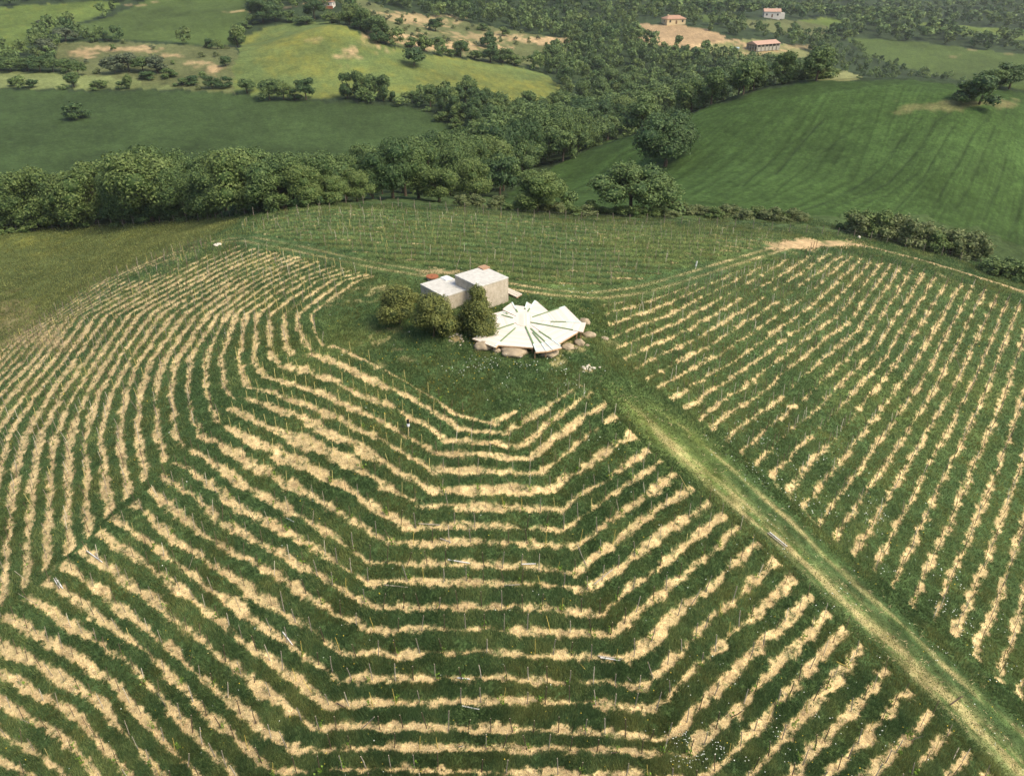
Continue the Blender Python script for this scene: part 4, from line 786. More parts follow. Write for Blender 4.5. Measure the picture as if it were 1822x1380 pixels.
# hedge trees between the left fields, read off the photograph one by one
HT2 = [(618,176,52,34,'dark','tall'),(640,178,54,34,'oak','tall'),(660,178,50,34,'oak','round'),(682,179,48,38,'oak','tall'),(700,182,24,16,'dark','bush'),(440,166,28,34,'oak','round'),(480,178,40,40,'oak','round'),(505,178,36,34,'fresh','round'),(545,178,42,38,'dark','round'),(525,178,26,26,'dark','bush'),(766,192,44,34,'oak','tall'),(790,200,46,30,'dark','tall'),(812,212,48,36,'dark','round'),(838,222,48,38,'dark','round'),(866,228,44,40,'oak','round'),(895,228,46,44,'oak','round'),(925,226,44,44,'oak','round'),(955,215,40,42,'dark','round'),(786,216,22,30,'fresh','bush'),(812,228,22,30,'fresh','bush'),
 (86,104,38,30,'blue','round'),(62,118,16,20,'oak','bush'),(118,74,26,34,'blue','round'),(78,60,26,20,'blue','round'),(165,75,20,18,'oak','bush'),(192,72,20,18,'dark','bush'),(375,86,22,20,'dark','bush'),(388,88,20,18,'fresh','bush'),(20,128,28,32,'oak','round'),(0,126,28,30,'oak','round'),(50,126,26,32,'oak','round'),(72,128,32,30,'dark','round'),(95,128,28,28,'oak','round'),(118,130,28,28,'oak','round'),(140,135,30,26,'oak','round'),
 (30,153,20,22,'oak','bush'),(59,156,18,20,'dark','bush'),(132,155,30,28,'oak','round'),(174,158,18,30,'fresh','bush'),(215,158,16,18,'oak','bush'),(230,158,30,20,'fresh','tall'),(205,130,32,40,'blue','round'),(230,128,36,40,'blue','round'),(255,128,30,34,'oak','round'),(280,130,34,40,'blue','round'),(300,138,20,30,'oak','bush'),(265,140,16,34,'dark','bush'),(340,150,18,30,'dark','bush'),(325,152,16,26,'oak','bush'),(378,158,26,28,'dark','round'),(402,156,24,26,'dark','bush'),(402,118,22,20,'dark','bush'),(418,80,18,16,'fresh','bush'),(428,60,22,18,'dark','bush'),(440,50,16,18,'oak','bush'),
 (468,40,44,48,'dark','round'),(490,38,30,36,'dark','round'),(450,44,22,24,'oak','bush'),(520,38,24,30,'oak','bush'),(560,34,38,42,'dark','round'),(545,42,16,40,'oak','bush'),(590,42,26,30,'fresh','bush'),(604,42,22,30,'dry','bush'),(625,44,34,30,'dark','tall'),(642,52,34,36,'dark','round'),(665,62,40,36,'dark','round'),(672,76,30,34,'dark','round'),(686,78,22,24,'dark','bush'),
 (730,84,22,28,'oak','bush'),(755,90,32,30,'dark','round'),(778,82,20,24,'oak','bush'),(800,100,16,22,'oak','bush'),(820,102,34,34,'oak','round'),(845,106,20,30,'oak','bush'),(868,84,30,34,'dark','round'),(872,112,28,34,'dark','round'),(895,112,30,36,'oak','round'),(915,116,24,30,'fresh','bush'),(775,56,26,34,'dark','round'),(806,18,26,30,'dark','round'),(710,44,14,18,'oak','bush'),(897,64,18,18,'fresh','round'),(858,54,16,22,'oak','bush')]
for k, (u, v, h, w, pal, sh) in enumerate(HT2):
    wh = 'beyond the dark green field at upper left' if (u < 430 and v > 90) else 'on the edge of the yellow green field' if u < 720 else 'between the gully and the yellow green field' if v > 180 else 'on the bare scrubland above the yellow green field'
    tree_px(u, v, h, w, pal, sh, 'mid', dict(oak='mid green', dark='dark green', fresh='light green', blue='grey green', dry='brownish')[pal]+(' upright' if sh == 'tall' else '')+(' shrub ' if sh == 'bush' else ' tree ')+wh, cat='shrub' if sh == 'bush' else 'tree', group='trees and shrubs '+wh)
# trees farther off
fieldP = [P for n_, P in FPW]
ROADP = []
for pts, w, am in TRAILS: px_, py_ = hit(*dense(pts, 6, False).T); ROADP += list(zip(px_, py_))
EXC = [(1197,42,34,12),(1375,30,24,14),(1358,82,50,20),(580,4,24,12),(1140,300,130,60)]
SP = [(430,150,13,35),(1500,130,10,20)]
exw = []
for u, v, du, dv in EXC[:4]:
    x0, y0 = hit1(u, v); x1, y1 = hit1(u+du, v); x2, y2 = hit1(u, v+dv); exw.append((x0, y0, max(10, math.hypot(x1-x0, y1-y0)), max(12, math.hypot(x2-x0, y2-y0))))
q = np.random.default_rng(5)
NC = 26000; aa = q.uniform(R(-46), R(46), NC); rj = np.exp(q.uniform(math.log(215), math.log(1700), NC)); X = np.sin(aa)*rj; Y = np.cos(aa)*rj
keep = np.ones(NC, bool)
for n_, P in FPW:
    m = inpoly(X, Y, P)
    keep &= ~m if n_ != 'scrub' else (~m | (q.random(NC) < .22))
scr = np.zeros(NC, bool)
for n_, P in FPW:
    if n_ == 'scrub': scr |= inpoly(X, Y, P)
for a, b_, r1, r2 in exw: keep &= ((X-a)/r1)**2+((Y-b_)/r2)**2 > 1.0
rp = np.array(ROADP); keep &= np.array([np.min((rp[:, 0]-a)**2+(rp[:, 1]-b_)**2) > 30 for a, b_ in zip(X, Y)])
Zt = height(X, Y); pu, pv = project(X, Y, Zt); keep &= (pu > -60) & (pu < 1880) & (pv > -30)
keep &= ~((pu > 1470) & (rj < 430)); keep &= ~((pu < 440) & (pv > -30) & (q.random(NC) < .6)); keep &= ~((pu > 430) & (pu < 620) & (pv > 20))
# hidden land behind the hills needs trees only near its edge
X, Y, scr, pu, pv, rj = X[keep], Y[keep], scr[keep], pu[keep], pv[keep], rj[keep]
hx_, hy_ = hit(pu, pv-12); seen = np.hypot(hx_, hy_) > rj-25
X, Y, scr, pu, pv, rj = X[seen], Y[seen], scr[seen], pu[seen], pv[seen], rj[seen]
grid = {}; sel = []
for i in np.argsort(q.random(len(X))):
    u_, v_ = pu[i], pv[i]; hedge = (u_ < 800 and v_ > 120)
    sp_ = (7.6 if rj[i] < 420 else 8.2 if rj[i] < 700 else 10 if rj[i] < 1000 else 14)*(.8 if scr[i] or hedge else 1)
    gxk, gyk = int(X[i]//15), int(Y[i]//15); okk = True
    for a in (-1, 0, 1):
        for b_ in (-1, 0, 1):
            for (xx, yy2, s2) in grid.get((gxk+a, gyk+b_), ()):
                if (xx-X[i])**2+(yy2-Y[i])**2 < max(sp_, s2)**2: okk = False; break
            if not okk: break
        if not okk: break
    if not okk or any((a-X[i])**2+(b_-Y[i])**2 < 16 for a, b_, w in POS): continue
    grid.setdefault((gxk, gyk), []).append((X[i], Y[i], sp_)); sel.append((i, sp_, hedge))
print('far trees', len(sel))
sel.sort(key=lambda s: rj[s[0]]); allT = []
for i, sp_, hedge in sel:
    scrub = scr[i]; h = (random.uniform(2.2, 4.2) if scrub else random.uniform(4, 7) if pu[i] > 1480 and rj[i] < 800 else random.uniform(4.5, 8.5) if hedge else random.uniform(8, 13)); w = h*random.uniform(.85, 1.15) if not scrub else h*1.3
    if hedge and not scrub and random.random() < .35: h *= .5
    allT.append((h/rj[i], i, h, w, scrub, hedge))
allT.sort(key=lambda a: -a[0]); nT = sum(1 for o in bpy.data.objects if o.name.startswith('tree')); NIND = 300-nT-4
for _, i, h, w, scrub, hedge in allT[:NIND]:
    pal = random.choice(['oak', 'oak', 'dark', 'fresh', 'oak']); 
    if pu[i] < 800 and pv[i] > 120: wh = 'in the hedgerow by the yellow green field'
    elif pu[i] < 800: wh = 'in the far hedges at upper left'
    elif pu[i] > 1480: wh = 'in the valley behind the wheat hill'
    elif pu[i] < 1180: wh = 'in the wooded gully left of the wheat hill'
    else: wh = 'in the woods below the barn'
    if pu[i] > 1480 or pu[i] < 800: wh += ', nearer the left' if pu[i] < (400 if pu[i] < 800 else 1640) else ', nearer the right'
    elif pu[i] < 1180: wh += (', at its near end' if pv[i] > 215 else ', in its middle part' if pv[i] > 150 else ', at its far end')+(' on the left' if pu[i] < 960 else ' on the right' if pu[i] > 1070 else '')
    else: wh += ', on the left' if pu[i] < 1300 else ', on the right'
    wh = wh.replace('in the wooded gully left of the wheat hill', 'in the wooded gully')
    if scrub or h < 3.6: place_tree(X[i], Y[i], h, w, pal if pal != 'fresh' else 'blue', 'bush', 'mid', dict(oak='green', dark='dark green', fresh='grey green', blue='grey green')[pal]+' shrub '+wh, cat='shrub', group='shrubs '+wh)
    else: place_tree(X[i], Y[i], h, w, pal, random.choice(['round', 'round', 'tall', 'wide']), 'mid', dict(oak='mid green', dark='dark green', fresh='light green')[pal]+' tree '+wh, group='trees '+wh)
FV = []
for k, (pal, sh) in enumerate([('oak', 'round'), ('dark', 'round'), ('fresh', 'round'), ('oak', 'tall'), ('oak', 'wide'), ('blue', 'round'), ('dry', 'bush'), ('oak', 'bush')]): FV.append(crown_mesh(900+k, 380, 8, .062, pal, sh, thick=False))
FV2 = [crown_mesh(950+k, 130, 6, .10, pal, 'round', thick=False) for k, pal in enumerate(['oak', 'dark', 'fresh', 'oak'])]
Vs, Fs, Cs, base_ = [], [], [], 0
for _, i, h, w, scrub, hedge in allT[NIND:]:
    lodv = FV if rj[i] < 800 else FV2
    V, Fc, cc = lodv[random.choice([6, 7, 5]) if (scrub and lodv is FV) else random.randrange(len(lodv)-(3 if lodv is FV else 0))]
    a = random.uniform(0, 6.28); c_, s_ = math.cos(a), math.sin(a); w2 = w*(1.0 if rj[i] < 800 else 1.25)
    Vt = np.stack([(V[:, 0]*c_-V[:, 1]*s_)*w2+X[i], (V[:, 0]*s_+V[:, 1]*c_)*w2+Y[i], V[:, 2]*h+hz(X[i], Y[i])-.04*h], -1); Vs.append(Vt); Fs.append(Fc+base_); base_ += len(V); Cs.append(cc*random.uniform(.75, 1.3))
me = mesh_from('woodland', np.concatenate(Vs), np.concatenate(Fs), 4); set_col(me, np.clip(np.concatenate(Cs), 0, 1)); me.materials.append(leaf_material('oak')); wo = link(bpy.data.objects.new('woodland', me)); wo['kind'] = 'stuff'; tag(wo, 'far green woodland covering the valleys and hillsides', 'woodland'); print('woodland quads', len(me.polygons))

# ------------------------------------------------------------------ hilltop: cabins, deck, stones
conc = simple_mat('concrete', (.56,.55,.51), .9, .2, 2.2, .8, 1.15, .01); 
concw, t, b = mat('concrete_wall', .9, .15)
tc = t.nodes.new('ShaderNodeTexCoord'); nz = noise_tex(t, 3, 5, .7, vec=tc.outputs['Object'], stretch=(1, 1, .5, 0)); nb_ = noise_tex(t, 14, 3, .6, vec=tc.outputs['Object'], stretch=(.3, .3, 3, 0))
t.links.new(mixc(t, 1.0, ramp(t, nz, [(.3, (.38,.33,.25)), (.7, (.58,.52,.42))]), ramp(t, nb_, [(.3, (.75,)*3), (.7, (1.15,)*3)]), 'MULTIPLY'), b.inputs['Base Color']); bump(t, b, nb_, .5, .03)
rust = simple_mat('rust', (.30,.115,.055), .85, .2, 5, .7, 1.3); dark_in = simple_mat('dark_gap', (.02,.02,.02)); glass_w = simple_mat('skylight_plastic', (.80,.81,.80), .35, .5, 4, .95, 1.03); hatchw = simple_mat('hatch_board', (.40,.25,.16), .8, .2, 6)
def cabin(L_, B_, R__, zt, zb, label, hatch, hatch_px):
    P = [Vector((*map(float, at_z(u, v, zt)), 0)) for u, v in (L_, B_, R__)]; e1 = P[0]-P[1]; e2 = P[2]-P[1]; l1, l2 = e1.length, e2.length
    a1 = math.atan2(e1.y, e1.x); a2 = math.atan2(e2.y, e2.x); d_ = (a1-a2) % (2*math.pi); corr = (d_-math.pi/2)/2 if d_ < math.pi else (d_-1.5*math.pi)/2
    u1 = Vector((math.cos(a1-corr), math.sin(a1-corr), 0)); u2 = Vector((math.cos(a2+corr), math.sin(a2+corr), 0)); cen = P[1]+u1*l1/2+u2*l2/2
    print('cabin', l1, l2, math.degrees(d_))
    root = bpy.data.objects.new('concrete_cabin', None); link(root); root.location = (cen.x, cen.y, zb); root.rotation_euler = (0, 0, math.atan2(u2.y, u2.x)); tag(root, label, 'cabin')
    sgn = 1; H_ = zt-zb
    bm = bmesh.new(); box(bm, (0, 0, H_/2-.35), (l2, l1, H_+.45-.0)); bmesh.ops.bevel(bm, geom=bm.edges[:], offset=.02, segments=1, affect='EDGES'); bm_obj('walls', bm, concw, root)
    bm = bmesh.new(); box(bm, (0, 0, H_-.06), (l2+.05, l1+.05, .12)); bmesh.ops.bevel(bm, geom=bm.edges[:], offset=.015, segments=1, affect='EDGES'); bm_obj('roof', bm, conc, root)
    hx, hy = map(float, at_z(*hatch_px, zt)); w = root.rotation_euler.z; dx, dy = hx-cen.x, hy-cen.y; lx_, ly_ = dx*math.cos(w)+dy*math.sin(w), -dx*math.sin(w)+dy*math.cos(w)
    bm = bmesh.new()
    if hatch == 'hatch':
        box(bm, (lx_, ly_, H_+.05), (1.05, 1.0, .10)); 
        for k in range(5): box(bm, (lx_-.42+.21*k, ly_, H_+.115), (.19, 1.04, .03))
        bm_obj('roof_hatch', bm, hatchw, root)
    else:
        box(bm, (lx_, ly_, H_+.04), (1.25, 1.0, .08)); box(bm, (lx_, ly_, H_+.10), (1.15, .9, .06)); bmesh.ops.bevel(bm, geom=bm.edges[:], offset=.02, segments=1, affect='EDGES'); bm_obj('skylight', bm, glass_w, root)
    return root
zc1 = hz(*hit1(903.9, 537)); k_ = px_size(*hit1(903.9, 537), 44, 10)[0]/.95
cabin((809.7,489.2), (860.5,473.6), (903.9,493.5), zc1+k_, zc1, 'taller grey concrete cabin with a flat roof and a brown hatch', 'hatch', (861, 476.5))
cabin((750.4,506.2), (797.8,490.5), (836.5,513.2), zc1+k_*.62, zc1-.1, 'lower grey concrete cabin with a pale skylight, behind the evergreen oaks', 'skylight', (794.5, 495.5))
x, y = hit1(769.5, 498); z = hz(x, y); root = bpy.data.objects.new('well', None); link(root); root.location = (x, y, z); tag(root, 'round well with a rusty metal lid left of the cabins', 'well')
bm = bmesh.new(); tube(bm, (0, 0, -.2), (0, 0, .42), .62, .62, 28, 0); bm_obj('well_ring', bm, concw, root, True)
bm = bmesh.new(); A_, B_ = tube(bm, (0, 0, .43), (0, 0, .52), .78, .76, 32, 0); tube(bm, (0, 0, .52), (0, 0, .56), .1, .1, 12, 0); bm_obj('lid', bm, rust, root)
# planks beside the taller cabin
plank_w = [simple_mat('plank_pale', (.66,.58,.48), .7, .25, 5, .85, 1.1, stretch=(.5, 6, 6, 0)), simple_mat('plank_brown', (.40,.24,.15), .8, .2, 5, .8, 1.2, stretch=(.5, 6, 6, 0))]
ax, ay = hit1(898, 519.5); bx_, by_ = hit1(925, 531); ang = math.atan2(by_-ay, bx_-ax); L = math.hypot(bx_-ax, by_-ay)
for k in range(6):
    bm = bmesh.new(); off = (-.33+.33*(k % 3)) ; box(bm, (0, 0, 0), (L*(1-.05*((k*7) % 3)), .30, .07)); bmesh.ops.bevel(bm, geom=bm.edges[:], offset=.006, segments=1, affect='EDGES')
    o = bm_obj('timber_plank', bm, plank_w[0] if k > 2 else plank_w[1]); lay = k//3; o.location = ((ax+bx_)/2-math.sin(ang)*off, (ay+by_)/2+math.cos(ang)*off, hz((ax+bx_)/2, (ay+by_)/2)+.22+lay*.12+.02*(k % 3)); o.rotation_euler = (0, R(1.5), ang+.02*(k % 3-1))
    tag(o, ('pale plank in the top layer' if lay else 'brown plank in the bottom layer')+' of the timber stack beside the cabin, '+['nearest side', 'middle', 'far side'][k % 3], 'plank', 'timber planks stacked beside the cabin')
# timber deck, a fan of boarded wedges round one centre
def z5(X, Y): return 820+X/7.008, 520+Y/7.008
dgx, dgy = hit1(935, 590); DZ = hz(dgx, dgy)+.62
deckm, t, b = mat('deck_boards', .75, .2); tc = t.nodes.new('ShaderNodeTexCoord'); sx_ = t.nodes.new('ShaderNodeSeparateXYZ'); t.links.new(tc.outputs['Object'], sx_.inputs[0])
ml = t.nodes.new('ShaderNodeMath'); ml.operation = 'MULTIPLY'; ml.inputs[1].default_value = 6.2; t.links.new(sx_.outputs[0], ml.inputs[0]); fl = t.nodes.new('ShaderNodeMath'); fl.operation = 'FLOOR'; t.links.new(ml.outputs[0], fl.inputs[0]); fr = t.nodes.new('ShaderNodeMath'); fr.operation = 'FRACT'; t.links.new(ml.outputs[0], fr.inputs[0])
wn_ = t.nodes.new('ShaderNodeTexWhiteNoise'); wn_.noise_dimensions = '1D'; t.links.new(fl.outputs[0], wn_.inputs['W']); cA = ramp(t, wn_.outputs['Value'], [(0, (.63,.575,.51)), (.5, (.70,.66,.61)), (1, (.75,.72,.67))]); cB = ramp(t, fr.outputs[0], [(0, (.55,.5,.45)), (.07, (1,1,1)), (1, (1,1,1))])
n5 = noise_tex(t, 7, 4, .7, vec=tc.outputs['Object'], stretch=(4, .5, 1, 0)); t.links.new(mixc(t, 1.0, mixc(t, 1.0, cA, cB, 'MULTIPLY'), ramp(t, n5, [(.3, (.92,.90,.87)), (.7, (1.05,1.05,1.05))]), 'MULTIPLY'), b.inputs['Base Color'])
edge_w = simple_mat('deck_edge', (.55,.36,.20), .8, .2, 4); green_b = simple_mat('green_gap_strip', (.17,.27,.12), .7, .3, 6, .85, 1.15); white_b = simple_mat('white_strip', (.62,.74,.70), .6, .3, 6, .92, 1.08); postw = simple_mat('deck_post', (.33,.21,.12), .85, .2)
cxx, cyy = map(float, at_z(*z5(785, 340), DZ)); deck = bpy.data.objects.new('timber_deck', None); link(deck); deck.location = (cxx, cyy, DZ-.62); tag(deck, 'white timber deck fanning out in wedges on boulders, with green strips for gaps', 'deck')
WED = [[(785,345),(140,575),(435,688)],[(785,345),(438,668),(465,660),(902,690)],[(785,345),(903,650),(935,748),(1062,736)],[(785,345),(1066,738),(1143,720)],[(785,345),(1147,720),(1262,692)],[(785,345),(1225,641),(1465,492)],[(785,345),(1525,498),(1562,376)],[(785,345),(1500,372),(1305,178)],[(785,345),(1092,238),(935,102)],[(785,345),(905,158),(880,150),(826,122)],[(785,345),(815,174),(800,176),(690,160),(668,165)],[(785,345),(655,140),(635,125),(538,195),(520,215)],[(785,345),(530,232),(500,238),(345,280)],[(785,345),(345,285),(400,472)],
       [(672,345),(690,300),(735,272),(800,262),(860,280),(890,315),(895,355),(870,395),(820,420),(760,425),(705,405),(680,375)]]
for k, w_ in enumerate(WED):
    P = [at_z(*z5(*p_), DZ) for p_ in w_]; P = [Vector((float(a), float(b_), 0)) for a, b_ in P]; c0 = P[0] if k < 14 else Vector((cxx, cyy, 0)); m_ = sum(P[1:], Vector())/(len(P)-1) if k < 14 else Vector((cxx+1, cyy, 0)); an = math.atan2(m_.y-c0.y, m_.x-c0.x)
    Rm = Matrix.Rotation(-an, 4, 'Z'); Q = [Rm @ (p_-c0) for p_ in P]; bm = bmesh.new(); zo = (.006*(k % 5)+.004*(k % 3)) if k < 14 else .036
    area = sum(Q[i].x*Q[(i+1) % len(Q)].y-Q[(i+1) % len(Q)].x*Q[i].y for i in range(len(Q)))
    if area < 0: Q = Q[::-1]
    th_ = .14 if k < 14 else .05
    T_ = [bm.verts.new((p_.x, p_.y, zo)) for p_ in Q]; U_ = [bm.verts.new((p_.x, p_.y, zo-th_)) for p_ in Q]; f = bm.faces.new(T_); bm.faces.new(U_[::-1])
    for i in range(len(Q)): f2_ = bm.faces.new((T_[i], U_[i], U_[(i+1) % len(Q)], T_[(i+1) % len(Q)])); f2_.material_index = 1
    o = bm_obj('deck_wedge' if k < 14 else 'deck_centre', bm, [deckm, edge_w], deck); o.location = (c0.x-cxx, c0.y-cyy, .62); o.rotation_euler = (0, 0, an)
STR = [((660,395),(230,540),(190,552)),((680,450),(490,620),(430,675)),((805,430),(905,650),(942,738)),((870,455),(1050,620),(1143,712)),((895,505),(1005,640),(1064,730)),((975,490),(1130,590),(1240,670)),((865,378),(1400,473),(1410,475)),((1120,370),(1310,372),(1500,376)),((893,313),(1225,202),(1298,180)),((835,245),(860,205),(925,108)),((798,215),(803,202),(826,128)),((705,250),(685,215),(638,130)),((650,325),(510,285),(500,282)),((583,275),(560,262),(530,250))]
def deck_strip(p0, p1, wdt, name, m_, h):
    a = [float(c) for c in at_z(*z5(*p0), DZ)]; b_ = [float(c) for c in at_z(*z5(*p1), DZ)]; L = math.hypot(b_[0]-a[0], b_[1]-a[1]); bm = bmesh.new(); box(bm, (L/2, 0, 0), (L, wdt, .04)); o = bm_obj(name, bm, m_, deck); o.location = (a[0]-cxx, a[1]-cyy, .62+h); o.rotation_euler = (0, 0, math.atan2(b_[1]-a[1], b_[0]-a[0])); return o
for k, (a, m_, e_) in enumerate(STR): deck_strip(a, m_, .15, 'green_gap_strip', green_b, .068); deck_strip(m_, e_, .15, 'white_strip', white_b, .066)  # green strips on the boards stand in for gaps that show the grass
for px_, py_ in [(1447,512),(1230,630),(925,735),(1060,722),(450,668),(180,580),(890,672),(1500,480),(360,300)]:
    x, y = map(float, at_z(*z5(px_, py_), DZ)); zg = hz(x, y); bm = bmesh.new(); box(bm, (0, 0, 0), (.12, .12, DZ-zg+.1)); o = bm_obj('post', bm, postw, deck); o.location = (x-cxx, y-cyy+.15, .62-.14-(DZ-zg+.1)/2)
rockm = simple_mat('boulder_stone', (.38,.31,.215), .9, .2, 2.5, .6, 1.3, .03)
def stone(u, v, wpx, hr, label, group=None, name='boulder', m_=None, seed=0, zo=0):
    x, y = hit1(u, v); w = wpx*math.sqrt(x*x+y*y+CAM_H**2)/F; q = random.Random(seed); bm = bmesh.new(); bmesh.ops.create_icosphere(bm, subdivisions=3 if wpx > 12 else 2, radius=.5)
    o_ = Vector((q.random()*9, q.random()*9, q.random()*9))
    from mathutils import noise as mn
    for vv in bm.verts: d_ = vv.co.normalized(); vv.co = d_*(.5+.16*mn.noise(d_*1.6+o_)+.06*mn.noise(d_*4+o_)); vv.co.z = max(vv.co.z, -.22)
    o = bm_obj(name, bm, m_ or rockm, None, wpx > 12); o.location = (x, y, hz(x, y)+w*hr*.2+zo); o.scale = (w, w*q.uniform(.7, .95), w*hr); o.rotation_euler = (0, 0, q.uniform(-.5, .5)); tag(o, label, 'boulder' if name == 'boulder' else 'stone', group); return o
BO = [(280,700,215,.62,'big rounded boulder under the left tip of the deck'),(660,765,330,.40,'widest pale boulder under the front edge of the deck'),(1110,780,230,.45,'brown boulder under the narrow wedges of the deck'),(1335,700,160,.55,'flat topped boulder in front of the deck, right of the narrow wedges'),(1480,655,140,.75,'rounded tan boulder, tallest of the three right of the deck front'),(1575,672,62,.7,'smallest boulder at the right end of the row by the deck'),(1540,385,150,.6,'tan boulder behind the right corner of the deck'),(1600,550,170,.5,'tan boulder just right of the deck, in the grass'),(1790,580,110,.3,'low flat boulder in the grass, farthest right of the deck'),(450,735,110,.6,'dark brown boulder between the two big ones under the deck'),(1430,705,70,.5,'small brown boulder between two larger ones right of the deck')]
for k, (X, Y, w, hr, lb) in enumerate(BO): stone(*z5(X, Y), w/7.008*1.02, hr, lb, seed=k)
rub = simple_mat('rubble_stone', (.50,.42,.32), .9, .2, 6); rubp = simple_mat('pale_rubble', (.66,.60,.50), .9, .2, 6)
for k in range(26): stone(812+random.gauss(0, 7), 601+random.gauss(0, 5), random.uniform(2.6, 6), .7, 'small tan stone in the heap between the evergreen oaks and the deck', 'stones heaped left of the deck', 'stone', rub if k % 2 else rubp, 40+k, .03)
for k in range(24): stone(1049+random.gauss(0, 7), 656+random.gauss(0, 4), random.uniform(2.4, 6), .6, 'small pale stone in the heap at the top of the grass lane', 'pale stones at the top of the lane', 'stone', rubp, 80+k, .05)
stone(728, 592, 5, .7, 'single white stone in the grass below the evergreen oaks', None, 'stone', rubp, 130, .05)
stone(1528, 424, 6, .9, 'single tan stone beside the hedge at the far track', None, 'stone', rubp, 131, .05); stone(388, 437, 15, .3, 'flat white stone near the top of the left vine rows', None, 'stone', rubp, 132, .05)
# weather station among the rows
x, y = hit1(728, 776); hgt_, _ = px_size(x, y, 31, 5); ws = bpy.data.objects.new('weather_station', None); link(ws); ws.location = (x, y, hz(x, y)); tag(ws, 'small weather station with a white housing and black cap on a thin post', 'weather station')
blk = simple_mat('black_plastic', (.012,.012,.015), .4, .5); whp = simple_mat('white_plastic', (.82,.84,.86), .4, .5); H_ = hgt_
bm = bmesh.new(); tube(bm, (0, 0, -.2), (0, 0, H_*.62), .03, .03, 8, 0); bm_obj('post', bm, SM['grey'], ws)
bm = bmesh.new()
for k in range(4): tube(bm, (0, 0, H_*.60+k*.07), (0, 0, H_*.60+k*.07+.05), .09, .13, 16, 0)
bm_obj('sensor_housing', bm, whp, ws)
bm = bmesh.new(); tube(bm, (0, 0, H_*.60+.28), (0, 0, H_*.60+.38), .07, .07, 14, 0); tube(bm, (0, 0, H_*.60+.38), (0, 0, H_), .10, .12, 16, 0); bm_obj('rain_collector', bm, blk, ws)
bm = bmesh.new(); tube(bm, (0, -.1, H_*.62), (-.48, -.1, H_*.62), .018, .018, 6, 0); arm = bm_obj('arm', bm, blk, ws)
bm = bmesh.new()
for a in range(3):
    c_ = Vector((-.48+.09*math.cos(a*2.09), -.1+.09*math.sin(a*2.09), H_*.62+.06)); r_ = bmesh.ops.create_icosphere(bm, subdivisions=1, radius=.05, matrix=Matrix.Translation(c_))
tube(bm, (-.48, -.1, H_*.55), (-.48, -.1, H_*.66), .02, .02, 6, 0); bm_obj('wind_cups', bm, blk, arm)
x, y = hit1(1237.5, 479); h_, _ = px_size(x, y, 15, 4); bm = bmesh.new(); tube(bm, (0, 0, .5), (.08, 0, h_), .12, .09, 10, 0); tube(bm, (0, 0, -.1), (0, 0, .55), .03, .03, 6, 0); o = bm_obj('tree_guard', bm, SM['white']); o.location = (x, y, hz(x, y)); tag(o, 'white plastic tree guard on a stake in the green back vineyard', 'tree guard')
# poles fallen between the rows
FPO = [(155,981,183,1002,'white','long white'),(96,1030,107,1048,'white','white'),(99,1029,111,1047,'white','whitish'),(103,1033,113,1049,'white','thin white'),(170,985,179,1000,'pale','short pale'),(503,1125,521,1149,'white','white split'),(510,923,524,931,'white','short white'),(745,933,783,936,'pale','long grey'),(783,959,803,967,'pale','pale'),(797,997,836,1004,'white','long whitish'),(684,1042,726,1047,'pale','long pale'),(898,1043,925,1042,'pale','short pale'),(928,1005,954,1005,'white','pale'),
       (1064,1168,1107,1174,'pale','thick grey'),(1068,1171,1104,1177,'white','thin white'),(1057,1041,1090,1015,'pale','pale'),(822,1257,853,1264,'white','white'),(814,1207,836,1210,'white','short white'),(1487,1178,1511,1190,'yellow','yellow'),(1365,949,1397,976,'pale','grey'),(1369,948,1400,974,'white','thin pale'),(1033,1183,1041,1193,'yellow','short yellow'),(1690,1255,1712,1240,'brown','dark'),(1695,1352,1705,1332,'pale','grey'),(70,1378,92,1392,'brown','dark'),(600,1252,616,1262,'brown','dark'),(1115,1205,1124,1214,'pale','short grey')]
bmw = [('in the lower left rows', 0, 560), ('in the rows below the meadow', 560, 900), ('in the rows at the bottom centre', 900, 1250), ('at the end of the rows by the grass lane', 1250, 2000)]
for u0, v0, u1, v1, k, adj in FPO:
    x0, y0 = hit1(u0, v0); x1, y1 = hit1(u1, v1); bm = bmesh.new(); z0, z1 = hz(x0, y0)+.12, hz(x1, y1)+.16; m_ = Vector(((x0+x1)/2, (y0+y1)/2, (z0+z1)/2)); tube(bm, Vector((x0, y0, z0))-m_, Vector((x1, y1, z1))-m_, .045, .035, 7, 0); o = bm_obj('fallen_pole', bm, SM[k]); o.location = m_
    wh = next(w for w, a, b_ in bmw if a <= (u0+u1)/2 < b_); tag(o, f'{adj} pole lying {wh}', 'pole', 'poles lying between the rows')
